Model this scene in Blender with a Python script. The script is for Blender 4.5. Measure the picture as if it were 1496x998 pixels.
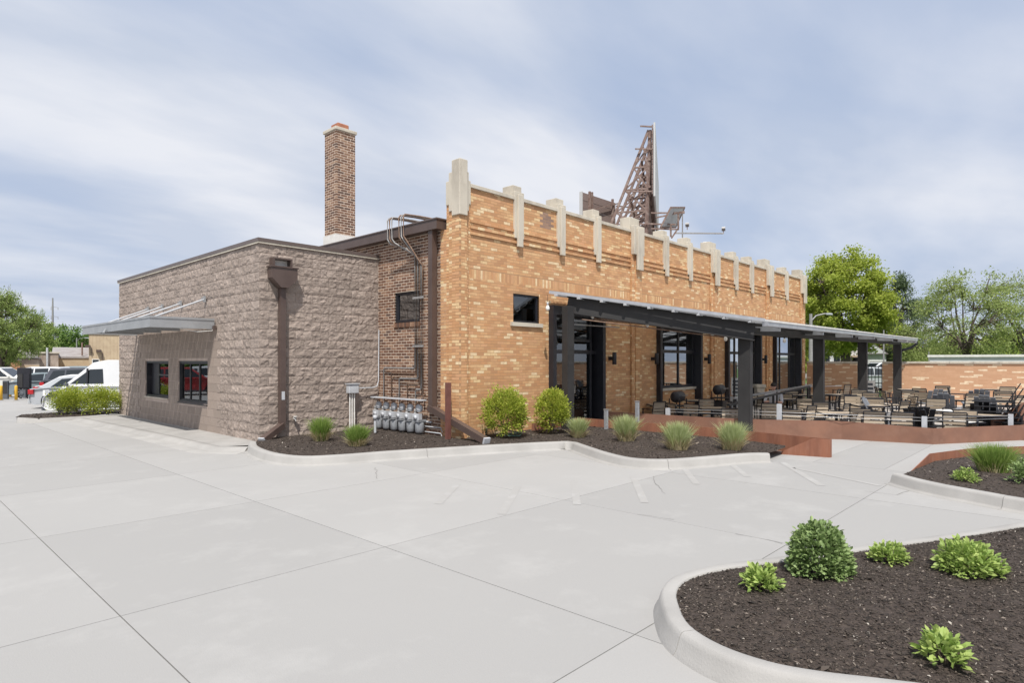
import bpy, bmesh, math, random
import numpy as np
from mathutils import Vector, Matrix, noise
from mathutils.geometry import delaunay_2d_cdt, tessellate_polygon
for o in list(bpy.data.objects): bpy.data.objects.remove(o)
R = random.Random(7); NR = np.random.default_rng(5)
S = bpy.context.scene; col = S.collection
PI = math.pi
# ---------------------------------------------------------------- camera
# world axes follow the building: X runs along the long brick facade, Y along its short side
H = 1.78; F = 904.4; HY = 528.0; CX = 748.0; CA, CB = .6857, .7279
cd = bpy.data.cameras.new('camera'); cam = bpy.data.objects.new('camera', cd); col.objects.link(cam)
cd.sensor_width = 36; cd.lens = F/1496*36; cd.shift_y = 29/1496; cd.clip_end = 3000; cd.clip_start = .1
cam.location = (0, 0, H)
cam.rotation_euler = (PI/2, 0, -math.atan2(CB, CA))
S.camera = cam
S.render.resolution_x = 1024; S.render.resolution_y = 684
# ---------------------------------------------------------------- light
SUN = Vector((-.46, -.44, 1.0)).normalized()
sel = math.asin(SUN.z); saz = math.atan2(SUN.x, SUN.y)
w = bpy.data.worlds.new('World'); S.world = w; w.use_nodes = True
nt = w.node_tree; nt.nodes.clear()
def wn(t, **k):
    n = nt.nodes.new(t)
    for a, b in k.items(): setattr(n, a, b)
    return n
sky = wn('ShaderNodeTexSky', sky_type='NISHITA', sun_disc=False, sun_elevation=sel, sun_rotation=saz, air_density=1.0, dust_density=2.0, ozone_density=1.0)
tc = wn('ShaderNodeTexCoord'); sx = wn('ShaderNodeSeparateXYZ'); nt.links.new(tc.outputs['Generated'], sx.inputs[0])
mx = wn('ShaderNodeMath', operation='MAXIMUM'); nt.links.new(sx.outputs[2], mx.inputs[0]); mx.inputs[1].default_value = 0.0
ad = wn('ShaderNodeMath', operation='ADD'); nt.links.new(mx.outputs[0], ad.inputs[0]); ad.inputs[1].default_value = .16
dv = wn('ShaderNodeVectorMath', operation='DIVIDE'); nt.links.new(tc.outputs['Generated'], dv.inputs[0]); nt.links.new(ad.outputs[0], dv.inputs[1])
mp = wn('ShaderNodeMapping'); nt.links.new(dv.outputs[0], mp.inputs[0]); mp.inputs['Rotation'].default_value = (0, 0, .9); mp.inputs['Scale'].default_value = (.55, 1.1, .6); mp.inputs['Location'].default_value = (3.1, 1.4, 0)
n1 = wn('ShaderNodeTexNoise'); nt.links.new(mp.outputs[0], n1.inputs['Vector']); n1.inputs['Scale'].default_value = .85; n1.inputs['Detail'].default_value = 7; n1.inputs['Roughness'].default_value = .48; n1.inputs['Distortion'].default_value = .5
cr = wn('ShaderNodeValToRGB'); nt.links.new(n1.outputs[0], cr.inputs[0])
cr.color_ramp.elements[0].position = .34; cr.color_ramp.elements[0].color = (.5, .5, .5, 1)
cr.color_ramp.elements[1].position = .56; cr.color_ramp.elements[1].color = (1, 1, 1, 1)
mixn = wn('ShaderNodeMix', data_type='RGBA')
nt.links.new(cr.outputs[0], mixn.inputs['Factor'])
bl = wn('ShaderNodeMix', data_type='RGBA'); bl.inputs['Factor'].default_value = .72
nt.links.new(sky.outputs[0], bl.inputs[6]); bl.inputs[7].default_value = (3.0, 4.15, 6.5, 1)
nt.links.new(bl.outputs[2], mixn.inputs[6])
# thin grey undersides inside the cloud sheet
n2 = wn('ShaderNodeTexNoise'); nt.links.new(mp.outputs[0], n2.inputs['Vector']); n2.inputs['Scale'].default_value = 1.6; n2.inputs['Detail'].default_value = 6; n2.inputs['Roughness'].default_value = .5
cr2 = wn('ShaderNodeValToRGB'); nt.links.new(n2.outputs[0], cr2.inputs[0])
cr2.color_ramp.elements[0].position = .38; cr2.color_ramp.elements[0].color = (5.1, 5.65, 6.75, 1)
cr2.color_ramp.elements[1].position = .62; cr2.color_ramp.elements[1].color = (7.15, 7.35, 7.9, 1)
nt.links.new(cr2.outputs[0], mixn.inputs[7])
bg = wn('ShaderNodeBackground'); bg.inputs[1].default_value = .1; nt.links.new(mixn.outputs[2], bg.inputs[0])
wo = wn('ShaderNodeOutputWorld'); nt.links.new(bg.outputs[0], wo.inputs[0])
sl = bpy.data.lights.new('sun', 'SUN'); sl.energy = 4.3; sl.angle = math.radians(.9); sl.color = (1, .955, .89)
so = bpy.data.objects.new('sun', sl); col.objects.link(so); so.rotation_euler = SUN.to_track_quat('Z', 'Y').to_euler(); so.location = (0, 0, 30)
S.view_settings.view_transform = 'Standard'; S.view_settings.look = 'None'; S.view_settings.exposure = .2; S.view_settings.gamma = 1
# ---------------------------------------------------------------- placing helpers (photo pixel -> point in the place)
def ray(px):
    r = (px-CX)/F; return (CA*r+CB, -CB*r+CA)
def G(px, py, z=0):
    f = F*(H-z)/(py-HY); x, y = ray(px); return Vector((x*f, y*f, z))
def D(px, f, z=0):
    x, y = ray(px); return Vector((x*f, y*f, z))
def ZH(py, f): return H+(HY-py)*f/F
# ---------------------------------------------------------------- materials
MATS = {}
def mat(name, c, rough=.8, metal=0, c2=None, ns=8, nd=4, mixlo=.35, mixhi=.65, bump=0, bs=60, bd=4, rnd=None, spec=.5, trans=0, wear=None, stretch=None, coat=0):
    """c base, c2 noise-mixed second colour, rnd list of (pos, colour) picked per piece"""
    if name in MATS: return MATS[name]
    m = bpy.data.materials.new(name); m.use_nodes = True; t = m.node_tree; N = t.nodes; L = t.links
    b = N['Principled BSDF']; b.inputs['Roughness'].default_value = rough; b.inputs['Metallic'].default_value = metal
    b.inputs['Specular IOR Level'].default_value = spec; b.inputs['Coat Weight'].default_value = coat
    geo = N.new('ShaderNodeNewGeometry'); obj = N.new('ShaderNodeTexCoord')
    src = geo.outputs['Position']
    if stretch:
        mpn = N.new('ShaderNodeMapping'); L.new(src, mpn.inputs[0]); mpn.inputs['Scale'].default_value = stretch; src = mpn.outputs[0]
    out = None
    if rnd:
        oi = N.new('ShaderNodeObjectInfo'); a = N.new('ShaderNodeMath'); a.operation = 'ADD'
        L.new(oi.outputs['Random'], a.inputs[0]); L.new(geo.outputs['Random Per Island'], a.inputs[1])
        fr = N.new('ShaderNodeMath'); fr.operation = 'FRACT'; L.new(a.outputs[0], fr.inputs[0])
        r = N.new('ShaderNodeValToRGB'); L.new(fr.outputs[0], r.inputs[0]); e = r.color_ramp.elements
        r.color_ramp.interpolation = 'CONSTANT' if len(rnd) > 2 else 'LINEAR'
        while len(e) < len(rnd): e.new(.5)
        for i, (p, cc) in enumerate(rnd): e[i].position = p; e[i].color = (*cc, 1)
        out = r.outputs[0]
    else:
        rg = N.new('ShaderNodeRGB'); rg.outputs[0].default_value = (*c, 1); out = rg.outputs[0]
    if c2:
        nz = N.new('ShaderNodeTexNoise'); L.new(src, nz.inputs['Vector']); nz.inputs['Scale'].default_value = ns; nz.inputs['Detail'].default_value = nd; nz.inputs['Roughness'].default_value = .6
        rr = N.new('ShaderNodeMapRange'); L.new(nz.outputs[0], rr.inputs[0]); rr.inputs[1].default_value = mixlo; rr.inputs[2].default_value = mixhi
        mm = N.new('ShaderNodeMix'); mm.data_type = 'RGBA'; L.new(rr.outputs[0], mm.inputs['Factor']); L.new(out, mm.inputs[6])
        mm.inputs[7].default_value = (*c2, 1)
        if rnd: 
            mu = N.new('ShaderNodeMath'); mu.operation = 'MULTIPLY'; L.new(rr.outputs[0], mu.inputs[0]); mu.inputs[1].default_value = .45; L.new(mu.outputs[0], mm.inputs['Factor'])
        out = mm.outputs[2]
    if wear:
        nz = N.new('ShaderNodeTexNoise'); L.new(src, nz.inputs['Vector']); nz.inputs['Scale'].default_value = wear[1]; nz.inputs['Detail'].default_value = 8; nz.inputs['Roughness'].default_value = .7
        rr = N.new('ShaderNodeMapRange'); L.new(nz.outputs[0], rr.inputs[0]); rr.inputs[1].default_value = wear[2]; rr.inputs[2].default_value = wear[3]
        mm = N.new('ShaderNodeMix'); mm.data_type = 'RGBA'; L.new(rr.outputs[0], mm.inputs['Factor']); L.new(out, mm.inputs[6]); mm.inputs[7].default_value = (*wear[0], 1); out = mm.outputs[2]
    L.new(out, b.inputs['Base Color'])
    if bump:
        nb = N.new('ShaderNodeTexNoise'); L.new(geo.outputs['Position'], nb.inputs['Vector']); nb.inputs['Scale'].default_value = bs; nb.inputs['Detail'].default_value = bd
        bp = N.new('ShaderNodeBump'); L.new(nb.outputs[0], bp.inputs['Height']); bp.inputs['Strength'].default_value = 1; bp.inputs['Distance'].default_value = bump; L.new(bp.outputs[0], b.inputs['Normal'])
    if trans:
        ts = N.new('ShaderNodeBsdfTranslucent'); L.new(out, ts.inputs[0]); ms = N.new('ShaderNodeMixShader'); ms.inputs[0].default_value = trans
        L.new(b.outputs[0], ms.inputs[1]); L.new(ts.outputs[0], ms.inputs[2]); L.new(ms.outputs[0], N['Material Output'].inputs[0])
    MATS[name] = m; return m
def glassmat(name, tint=(.02, .025, .03), refl=.3, rough=.02):
    m = bpy.data.materials.new(name); m.use_nodes = True; t = m.node_tree; N = t.nodes; L = t.links
    N.clear(); o = N.new('ShaderNodeOutputMaterial'); g = N.new('ShaderNodeBsdfGlossy'); g.inputs['Roughness'].default_value = rough; g.inputs[0].default_value = (.85, .9, .95, 1)
    tr = N.new('ShaderNodeBsdfTransparent'); tr.inputs[0].default_value = (*tint, 1)
    mi = N.new('ShaderNodeMixShader'); fz = N.new('ShaderNodeFresnel'); fz.inputs[0].default_value = 1.5
    ma = N.new('ShaderNodeMath'); ma.operation = 'ADD'; L.new(fz.outputs[0], ma.inputs[0]); ma.inputs[1].default_value = refl
    L.new(ma.outputs[0], mi.inputs[0]); L.new(tr.outputs[0], mi.inputs[1]); L.new(g.outputs[0], mi.inputs[2]); L.new(mi.outputs[0], o.inputs[0])
    return m
TAN = [(0, (.60, .345, .175)), (.14, (.53, .285, .135)), (.3, (.65, .375, .185)), (.46, (.58, .30, .14)), (.58, (.63, .35, .185)), (.70, (.49, .26, .13)), (.79, (.70, .45, .235)), (.87, (.76, .56, .31)), (.94, (.82, .66, .42))]
M = dict(
 concrete=mat('concrete', (.352, .346, .337), .85, rnd=[(0, (.322, .315, .304)), (1, (.368, .36, .347))], c2=(.306, .30, .292), ns=.35, nd=8, mixlo=.35, mixhi=.75, bump=.0015, bs=90, wear=((.40, .392, .378), .9, .52, .85)),
 kerb=mat('kerb_concrete', (.38, .368, .35), .85, c2=(.31, .3, .285), ns=1.6, nd=8, bump=.0025, bs=70),
 joint=mat('joint_dirt', (.12, .11, .1), .95),
 soil=mat('soil', (.2, .19, .17), .95, c2=(.15, .14, .12), ns=.2, nd=6),
 mulch=mat('mulch', (.035, .025, .02), .95, c2=(.07, .052, .041), ns=30, nd=6, bump=.02, bs=55, bd=6),
 chip=mat('mulch_chip', (.06, .045, .035), .95, rnd=[(0, (.022, .017, .013)), (.25, (.036, .027, .021)), (.5, (.054, .042, .032)), (.75, (.085, .067, .053)), (.93, (.2, .165, .135)), (.985, (.4, .36, .31))]),
 tan=mat('tan_brick', (.5, .3, .15), .85, rnd=TAN, c2=(.46, .26, .13), ns=14, nd=5, bump=.002, bs=160, wear=((.44, .27, .15), .7, .5, 1.2)),
 tan_mortar=mat('tan_mortar', (.44, .265, .145), .95, c2=(.38, .225, .12), ns=4, bump=.001),
 red=mat('red_brick', (.2, .1, .07), .88, rnd=[(0, (.15, .078, .05)), (.2, (.24, .13, .08)), (.4, (.19, .095, .058)), (.6, (.31, .18, .115)), (.8, (.11, .066, .05)), (.92, (.37, .235, .155))], c2=(.1, .055, .04), ns=20, bump=.002, bs=150),
 red_mortar=mat('pale_mortar', (.72, .61, .50), .95, c2=(.64, .53, .43), ns=5, bump=.001),
 fence_brick=mat('fence_brick', (.5, .3, .18), .85, rnd=[(0, (.60, .36, .22)), (.3, (.57, .335, .20)), (.55, (.62, .38, .235)), (.75, (.585, .345, .21)), (.84, (.84, .70, .50))], c2=(.52, .3, .18), ns=9, bump=.001),
 fence_mortar=mat('fence_mortar', (.58, .37, .23), .95),
 block=mat('split_face_block', (.33, .255, .215), .92, rnd=[(0, (.285, .232, .198)), (1, (.40, .328, .282))], c2=(.215, .172, .146), ns=11, nd=7, bump=.022, bs=16, bd=9),
 block_s=mat('smooth_block', (.32, .25, .21), .92, rnd=[(0, (.28, .226, .19)), (1, (.345, .278, .234))], c2=(.25, .2, .168), ns=20, nd=7, bump=.003, bs=60, bd=8),
 block_mortar=mat('block_mortar', (.50, .41, .355), .95, c2=(.42, .34, .29), ns=3, bump=.002),
 stone=mat('limestone', (.56, .51, .425), .85, c2=(.38, .34, .28), ns=3.2, nd=8, mixlo=.45, mixhi=.75, bump=.002, bs=90, stretch=(1, 1, .35)),
 brown=mat('brown_metal', (.082, .056, .048), .45, c2=(.10, .07, .06), ns=3, spec=.5, bump=.0006, bs=12),
 coping_m=mat('brown_coping_metal', (.13, .1, .09), .4, c2=(.11, .083, .075), ns=2),
 alu=mat('brushed_aluminium', (.42, .43, .44), .5, .5, c2=(.36, .37, .38), ns=2.5),
 white=mat('white_paint', (.78, .77, .74), .6, c2=(.66, .64, .6), ns=4),
 char=mat('charcoal_steel', (.023, .0225, .023), .65, c2=(.032, .031, .031), ns=3, bump=.0005, bs=20),
 black=mat('black_steel', (.014, .015, .02), .45, c2=(.02, .02, .026), ns=4),
 roofmetal=mat('galvanised_roof_sheet', (.52, .53, .55), .4, .6, c2=(.42, .43, .45), ns=4), sheet=mat('translucent_corrugated_sheet', (.82, .82, .81), .4, c2=(.74, .74, .73), ns=3, trans=.78),
 stain=mat('oil_stain', (.21, .2, .185), .8), tan_dark=mat('stained_brick', (.25, .17, .14), .9, rnd=[(0, (.24, .16, .13)), (1, (.34, .22, .16))]),
 galv=mat('galvanised_pipe', (.36, .355, .35), .62, .25, c2=(.24, .23, .225), ns=20),
 rustpipe=mat('rusty_pipe', (.27, .19, .14), .7, .2, c2=(.16, .09, .06), ns=18),
 corten=mat('weathering_steel', (.31, .125, .07), .75, c2=(.19, .075, .045), ns=1.4, nd=8, mixlo=.3, mixhi=.7, wear=((.30, .15, .10), 5, .5, .8), stretch=(3, 3, .5)),
 corten_b=mat('weathering_steel_brown', (.26, .128, .082), .75, c2=(.17, .085, .058), ns=1.4, nd=8, mixlo=.3, mixhi=.7, wear=((.26, .145, .1), 4, .5, .85)),
 redpost=mat('rust_red_post', (.17, .068, .052), .7, c2=(.13, .05, .04), ns=6),
 meter=mat('meter_grey', (.36, .38, .4), .5, .2, c2=(.26, .27, .29), ns=20),
 boxgrey=mat('box_grey', (.52, .54, .57), .5, c2=(.45, .46, .48), ns=8),
 clay=mat('clay_flue', (.42, .18, .1), .85, c2=(.33, .13, .08), ns=9),
 slat=mat('beige_slat', (.46, .38, .29), .7, rnd=[(0, (.32, .255, .185)), (1, (.46, .385, .295))], c2=(.35, .28, .2), ns=14, stretch=(1, 1, 8)),
 greywood=mat('grey_slat', (.17, .18, .2), .6, rnd=[(0, (.145, .155, .175)), (1, (.2, .21, .23))]),
 blackwood=mat('black_slat', (.015, .015, .018), .45),
 wood_b=mat('billboard_wood', (.15, .11, .1), .85, c2=(.14, .1, .09), ns=6, stretch=(1, 1, 5), rnd=[(0, (.19, .14, .125)), (1, (.29, .225, .205))]),
 rust=mat('rusty_steel', (.19, .125, .105), .8, c2=(.32, .25, .215), ns=7, mixlo=.45, mixhi=.7),
 boardwhite=mat('billboard_face', (.5, .5, .49), .6),
 bark=mat('bark', (.13, .10, .08), .95, c2=(.07, .055, .045), ns=12, nd=6, bump=.01, bs=18, stretch=(1, 1, .25)),
 twig=mat('twig_bark', (.11, .085, .06), .95),
 grassland=mat('lawn', (.09, .17, .035), .95, c2=(.06, .12, .025), ns=1.5, nd=8, bump=.03, bs=20),
 asphalt=mat('asphalt', (.075, .075, .078), .9, c2=(.1, .1, .1), ns=2, nd=8, bump=.003, bs=80),
 paver=mat('patio_concrete', (.46, .43, .40), .88, c2=(.39, .36, .33), ns=.8, nd=7, bump=.002, bs=80),
 paint=mat('worn_white_paint', (.41, .405, .395), .85, c2=(.35, .341, .327), ns=3, nd=9, mixlo=.25, mixhi=.5, bump=.001),
 yellow=mat('yellow_paint', (.72, .42, .03), .5, c2=(.62, .36, .03), ns=5),
 rubber=mat('tyre_rubber', (.02, .02, .022), .8),
 rim=mat('alloy_rim', (.45, .46, .47), .35, .7),
 trimgrey=mat('plastic_trim', (.09, .1, .115), .65),
 lampglass=mat('lamp_glass', (.8, .8, .78), .3),
 redlens=mat('red_lens', (.4, .015, .02), .2),
 darkglass=mat('dark_car_glass', (.015, .02, .024), .06, spec=.8),
 tan_wall=mat('tan_siding', (.50, .40, .27), .85, c2=(.44, .34, .23), ns=2),
 oldbrick=mat('old_painted_brick', (.42, .35, .29), .9, c2=(.27, .21, .17), ns=1.5, nd=9, bump=.01, bs=8),
 oldroof=mat('old_shingle_roof', (.14, .13, .13), .95, c2=(.2, .18, .17), ns=3, nd=6, bump=.02, bs=7),
 greyroof=mat('grey_metal_roof', (.34, .32, .31), .7, c2=(.26, .23, .22), ns=1.2, nd=7),
 siding=mat('white_siding', (.62, .63, .64), .8, c2=(.54, .55, .56), ns=3),
 redhouse=mat('red_siding', (.28, .09, .07), .8, c2=(.22, .07, .06), ns=3),
 hose=mat('green_hose', (.10, .19, .15), .5),
 skin=mat('skin', (.62, .36, .27), .55), hair=mat('dark_hair', (.02, .015, .012), .7), shirt=mat('pale_shirt', (.55, .56, .6), .85), cloth=mat('grey_trousers', (.12, .12, .14), .9),
 glass=glassmat('window_glass', (.35, .4, .42), .10), glass_r=glassmat('reflective_glass', (.2, .23, .26), .30), glass_b=glassmat('bright_glass', (.3, .33, .35), .55),
 interior=mat('dark_interior', (.03, .03, .035), .9), wire=mat('cable_steel', (.5, .5, .5), .4, .8),
 bulb=mat('bulb_glass', (.85, .84, .8), .15),
)
def leafmat(name, a, b, tr=.35, rough=.55):
    return mat(name, a, rough, rnd=[(0, a), (1, b)], c2=tuple(x*.6 for x in a), ns=3, trans=tr, spec=.4)
L_lime = leafmat('lime_leaf', (.27, .36, .035), (.58, .60, .11), .35)
L_maple = leafmat('maple_leaf', (.31, .40, .05), (.58, .63, .13), .5)
L_pine = leafmat('pine_needle', (.08, .125, .055), (.16, .21, .095), .2)
L_locust = leafmat('locust_leaf', (.28, .36, .11), (.48, .54, .20), .48)
L_left = leafmat('narrow_leaf', (.20, .29, .07), (.42, .50, .16), .42)
L_green = leafmat('green_leaf', (.10, .19, .04), (.24, .36, .08), .3)
L_dark = leafmat('dark_leaf', (.18, .28, .085), (.42, .53, .23), .3)
L_bright = leafmat('bright_leaf', (.27, .40, .09), (.52, .62, .20), .35)
L_blade = leafmat('grass_blade', (.36, .43, .17), (.66, .71, .40), .35)
L_bladeg = leafmat('green_blade', (.17, .29, .05), (.42, .53, .15), .35)
L_straw = leafmat('straw_blade', (.40, .33, .17), (.6, .52, .33), .2)
# ---------------------------------------------------------------- object helpers
def tag(o, label=None, cat=None, group=None, kind=None):
    if label: o['label'] = label
    if cat: o['category'] = cat
    if group: o['group'] = group
    if kind: o['kind'] = kind
    return o
def empty(name, loc, label, cat, group=None, rz=0):
    o = bpy.data.objects.new(name, None); col.objects.link(o); o.location = loc; o.rotation_euler = (0, 0, rz); o.empty_display_size = .3
    return tag(o, label, cat, group)
def link(name, me, parent=None, m=None, label=None, kind=None):
    o = bpy.data.objects.new(name, me); col.objects.link(o)
    if m is not None and not me.materials: me.materials.append(m)
    if parent is not None: o.parent = parent; o.matrix_parent_inverse = Matrix.Identity(4)
    if label: o['label'] = label
    if kind: o['kind'] = kind
    return o
class MB:
    """collects shapes into one mesh"""
    def __init__(s): s.v = []; s.f = []; s.sm = []
    def add(s, vs, fs, smooth=False):
        n = len(s.v); s.v += [tuple(v) for v in vs]; s.f += [tuple(i+n for i in f) for f in fs]; s.sm += [smooth]*len(fs); return s
    def box(s, x0, x1, y0, y1, z0, z1):
        return s.add([(x0, y0, z0), (x1, y0, z0), (x1, y1, z0), (x0, y1, z0), (x0, y0, z1), (x1, y0, z1), (x1, y1, z1), (x0, y1, z1)],
                     [(0, 3, 2, 1), (4, 5, 6, 7), (0, 1, 5, 4), (1, 2, 6, 5), (2, 3, 7, 6), (3, 0, 4, 7)])
    def cbox(s, c, d, m=None):
        x, y, z = d[0]/2, d[1]/2, d[2]/2
        vs = [Vector(p) for p in [(-x, -y, -z), (x, -y, -z), (x, y, -z), (-x, y, -z), (-x, -y, z), (x, -y, z), (x, y, z), (-x, y, z)]]
        if m is not None: vs = [m @ v for v in vs]
        return s.add([v+Vector(c) for v in vs], [(0, 3, 2, 1), (4, 5, 6, 7), (0, 1, 5, 4), (1, 2, 6, 5), (2, 3, 7, 6), (3, 0, 4, 7)])
    def bar(s, a, b, w, h=None, up=(0, 0, 1)):
        """rectangular bar from a to b"""
        a = Vector(a); b = Vector(b); h = h or w; d = (b-a); L = d.length
        if L < 1e-6: return s
        d.normalize(); u = Vector(up)
        if abs(d.dot(u)) > .98: u = Vector((0, 1, 0))
        r = d.cross(u).normalized(); u = r.cross(d)
        vs = []
        for p in (a, b):
            for i, j in ((-1, -1), (1, -1), (1, 1), (-1, 1)): vs.append(p+r*w/2*i+u*h/2*j)
        return s.add(vs, [(0, 1, 2, 3), (7, 6, 5, 4), (0, 4, 5, 1), (1, 5, 6, 2), (2, 6, 7, 3), (3, 7, 4, 0)])
    def tube(s, pts, r, n=8, smooth=True):
        pts = [Vector(p) for p in pts]; rs = r if isinstance(r, (list, tuple)) else [r]*len(pts)
        rings = []; ref = None
        for i, p in enumerate(pts):
            d = (pts[min(i+1, len(pts)-1)]-pts[max(i-1, 0)]).normalized()
            if ref is None: ref = Vector((0, 0, 1)) if abs(d.z) < .9 else Vector((1, 0, 0))
            x = d.cross(ref)
            if x.length < 1e-4: x = d.orthogonal()
            x.normalize(); y = d.cross(x); ref = -y if False else ref
            rings.append([p+(x*math.cos(2*PI*k/n)+y*math.sin(2*PI*k/n))*rs[i] for k in range(n)])
        vs = [v for rg in rings for v in rg]; fs = []
        for i in range(len(pts)-1):
            for k in range(n): fs.append((i*n+k, i*n+(k+1) % n, (i+1)*n+(k+1) % n, (i+1)*n+k))
        s.add(vs, fs, smooth); s.add(rings[0], [tuple(range(n))[::-1]]); s.add(rings[-1], [tuple(range(n))]); return s
    def lathe(s, prof, c=(0, 0, 0), n=16, axis='z', smooth=True):
        c = Vector(c); vs = []
        for r, h in prof:
            for k in range(n):
                a = 2*PI*k/n; p = (r*math.cos(a), r*math.sin(a), h)
                if axis == 'y': p = (p[0], p[2], p[1])
                if axis == 'x': p = (p[2], p[0], p[1])
                vs.append(c+Vector(p))
        fs = [(i*n+k, i*n+(k+1) % n, (i+1)*n+(k+1) % n, (i+1)*n+k) for i in range(len(prof)-1) for k in range(n)]
        fs += [tuple(range(n))[::-1], tuple((len(prof)-1)*n+k for k in range(n))]
        return s.add(vs, fs, smooth)
    def prism(s, poly, axis, a, b):
        """poly 2D extruded between a and b along axis ('x': poly=(y,z), 'y': (x,z), 'z': (x,y))"""
        def q(p, t): return {'x': (t, p[0], p[1]), 'y': (p[0], t, p[1]), 'z': (p[0], p[1], t)}[axis]
        n = len(poly); vs = [q(p, a) for p in poly]+[q(p, b) for p in poly]
        fs = [tuple(range(n))[::-1], tuple(range(n, 2*n))]+[(i, (i+1) % n, n+(i+1) % n, n+i) for i in range(n)]
        return s.add(vs, fs)
    def mesh(s, name):
        me = bpy.data.meshes.new(name); me.from_pydata(s.v, [], s.f)
        me.polygons.foreach_set('use_smooth', s.sm); me.update()
        bm = bmesh.new(); bm.from_mesh(me); bmesh.ops.recalc_face_normals(bm, faces=bm.faces[:]); bm.to_mesh(me); bm.free()
        return me
    def build(s, name, m, parent=None, label=None, kind=None, bevel=0):
        me = s.mesh(name)
        if bevel:
            bm = bmesh.new(); bm.from_mesh(me); bmesh.ops.bevel(bm, geom=bm.edges[:], offset=bevel, segments=1, affect='EDGES', clamp_overlap=True); bm.to_mesh(me); bm.free()
        return link(name, me, parent, m, label, kind)
def box(name, x0, x1, y0, y1, z0, z1, m, parent=None, bevel=0, **k): return MB().box(x0, x1, y0, y1, z0, z1).build(name, m, parent, bevel=bevel, **k)
def flat(me): me.polygons.foreach_set('use_smooth', np.zeros(len(me.polygons), dtype=bool))
def kids(o): return [c for c in bpy.data.objects if c.parent == o]
def tree_of(o): return (o, [tree_of(c) for c in kids(o)])
def copy_tree(t, parent=None):
    c = t[0].copy(); col.objects.link(c)
    if parent is not None: c.parent = parent; c.matrix_parent_inverse = Matrix.Identity(4)
    for k in t[1]: copy_tree(k, c)
    return c
def place(t, first, loc, rz, label, group, rx=0, ry=0):
    """first: use the original, else a copy"""
    o = t[0] if first else copy_tree(t)
    o.location = loc; o.rotation_euler = (rx, ry, rz); o['label'] = label
    if group: o['group'] = group
    return o
def fastmesh(name, V, Fq, m=None, smooth=False):
    me = bpy.data.meshes.new(name); n, k = Fq.shape
    me.vertices.add(len(V)); me.vertices.foreach_set('co', np.asarray(V, dtype=np.float32).ravel())
    me.loops.add(n*k); me.loops.foreach_set('vertex_index', Fq.astype(np.int32).ravel())
    me.polygons.add(n); me.polygons.foreach_set('loop_start', np.arange(0, n*k, k, dtype=np.int32))
    me.polygons.foreach_set('use_smooth', np.full(n, smooth, dtype=bool))
    me.update(calc_edges=True); me.validate()
    if m: me.materials.append(m)
    return me
def leaves(C, size, aspect=.55, up=.3, rng=NR, dirs=None, fold=.25, sv=.35):
    """one folded rhombic leaf per centre -> V, F"""
    n = len(C); d = rng.normal(size=(n, 3)) if dirs is None else dirs+rng.normal(size=(n, 3))*.45
    d[:, 2] += up; d /= np.linalg.norm(d, axis=1)[:, None]+1e-9
    q = rng.normal(size=(n, 3))*.55+np.array([0, 0, 1.0]); s = np.cross(d, q); s /= np.linalg.norm(s, axis=1)[:, None]+1e-9; nn = np.cross(s, d)
    L = size*(1+rng.uniform(-sv, sv, n))[:, None]; W = L*aspect
    a = C; b = C+d*L*.5+s*W*.5+nn*L*fold*.3; c = C+d*L; e = C+d*L*.5-s*W*.5+nn*L*fold*.3
    V = np.stack([a, b, c, e], 1).reshape(-1, 3); Fq = np.arange(4*n).reshape(-1, 4)
    return V, Fq
# ================================================================ GROUND
def gz(y):  # the lot falls gently away to the rear left
    return 0 if y < 22 else max(-.3, -.3*(y-22)/5.5)
WB = [(13.95, 9.6), (14.2, 6.6), (14.55, 5.6), (15.39, 4.2), (15.81, 2.52), (17.82, 1.32), (21.5, -.9), (31.2, -3.0)]   # line of the upper weathering-steel wall
hole = WB+[(31.2, 9.9), (13.95, 9.9)]
outer = [(-600, -600), (900, -600), (900, 22), (-600, 22)]
def tess(outer, hole, z, name, m):
    polys = [[Vector((x, y, 0)) for x, y in outer]]+([[Vector((x, y, 0)) for x, y in hole]] if hole else [])
    tr = tessellate_polygon(polys); vs = [v for p in polys for v in p]
    me = bpy.data.meshes.new(name); me.from_pydata([(v.x, v.y, z) for v in vs], [], [tuple(t) for t in tr]); me.update()
    bm = bmesh.new(); bm.from_mesh(me); bmesh.ops.recalc_face_normals(bm, faces=bm.faces[:])
    for f in bm.faces:
        if f.normal.z < 0: f.normal_flip()
    bm.to_mesh(me); bm.free()
    return me
me = tess(outer, hole, -.03, 'ground', None)
ground = link('ground', me, None, M['soil']); tag(ground, kind='structure')
MB().add([(-600, 22, -.03), (900, 22, -.03), (900, 27.5, -.33), (-600, 27.5, -.33), (900, 1500, -.33), (-600, 1500, -.33)], [(0, 1, 2, 3), (3, 2, 4, 5)]).build('far_ground', M['soil'], None, kind='structure')
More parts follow.
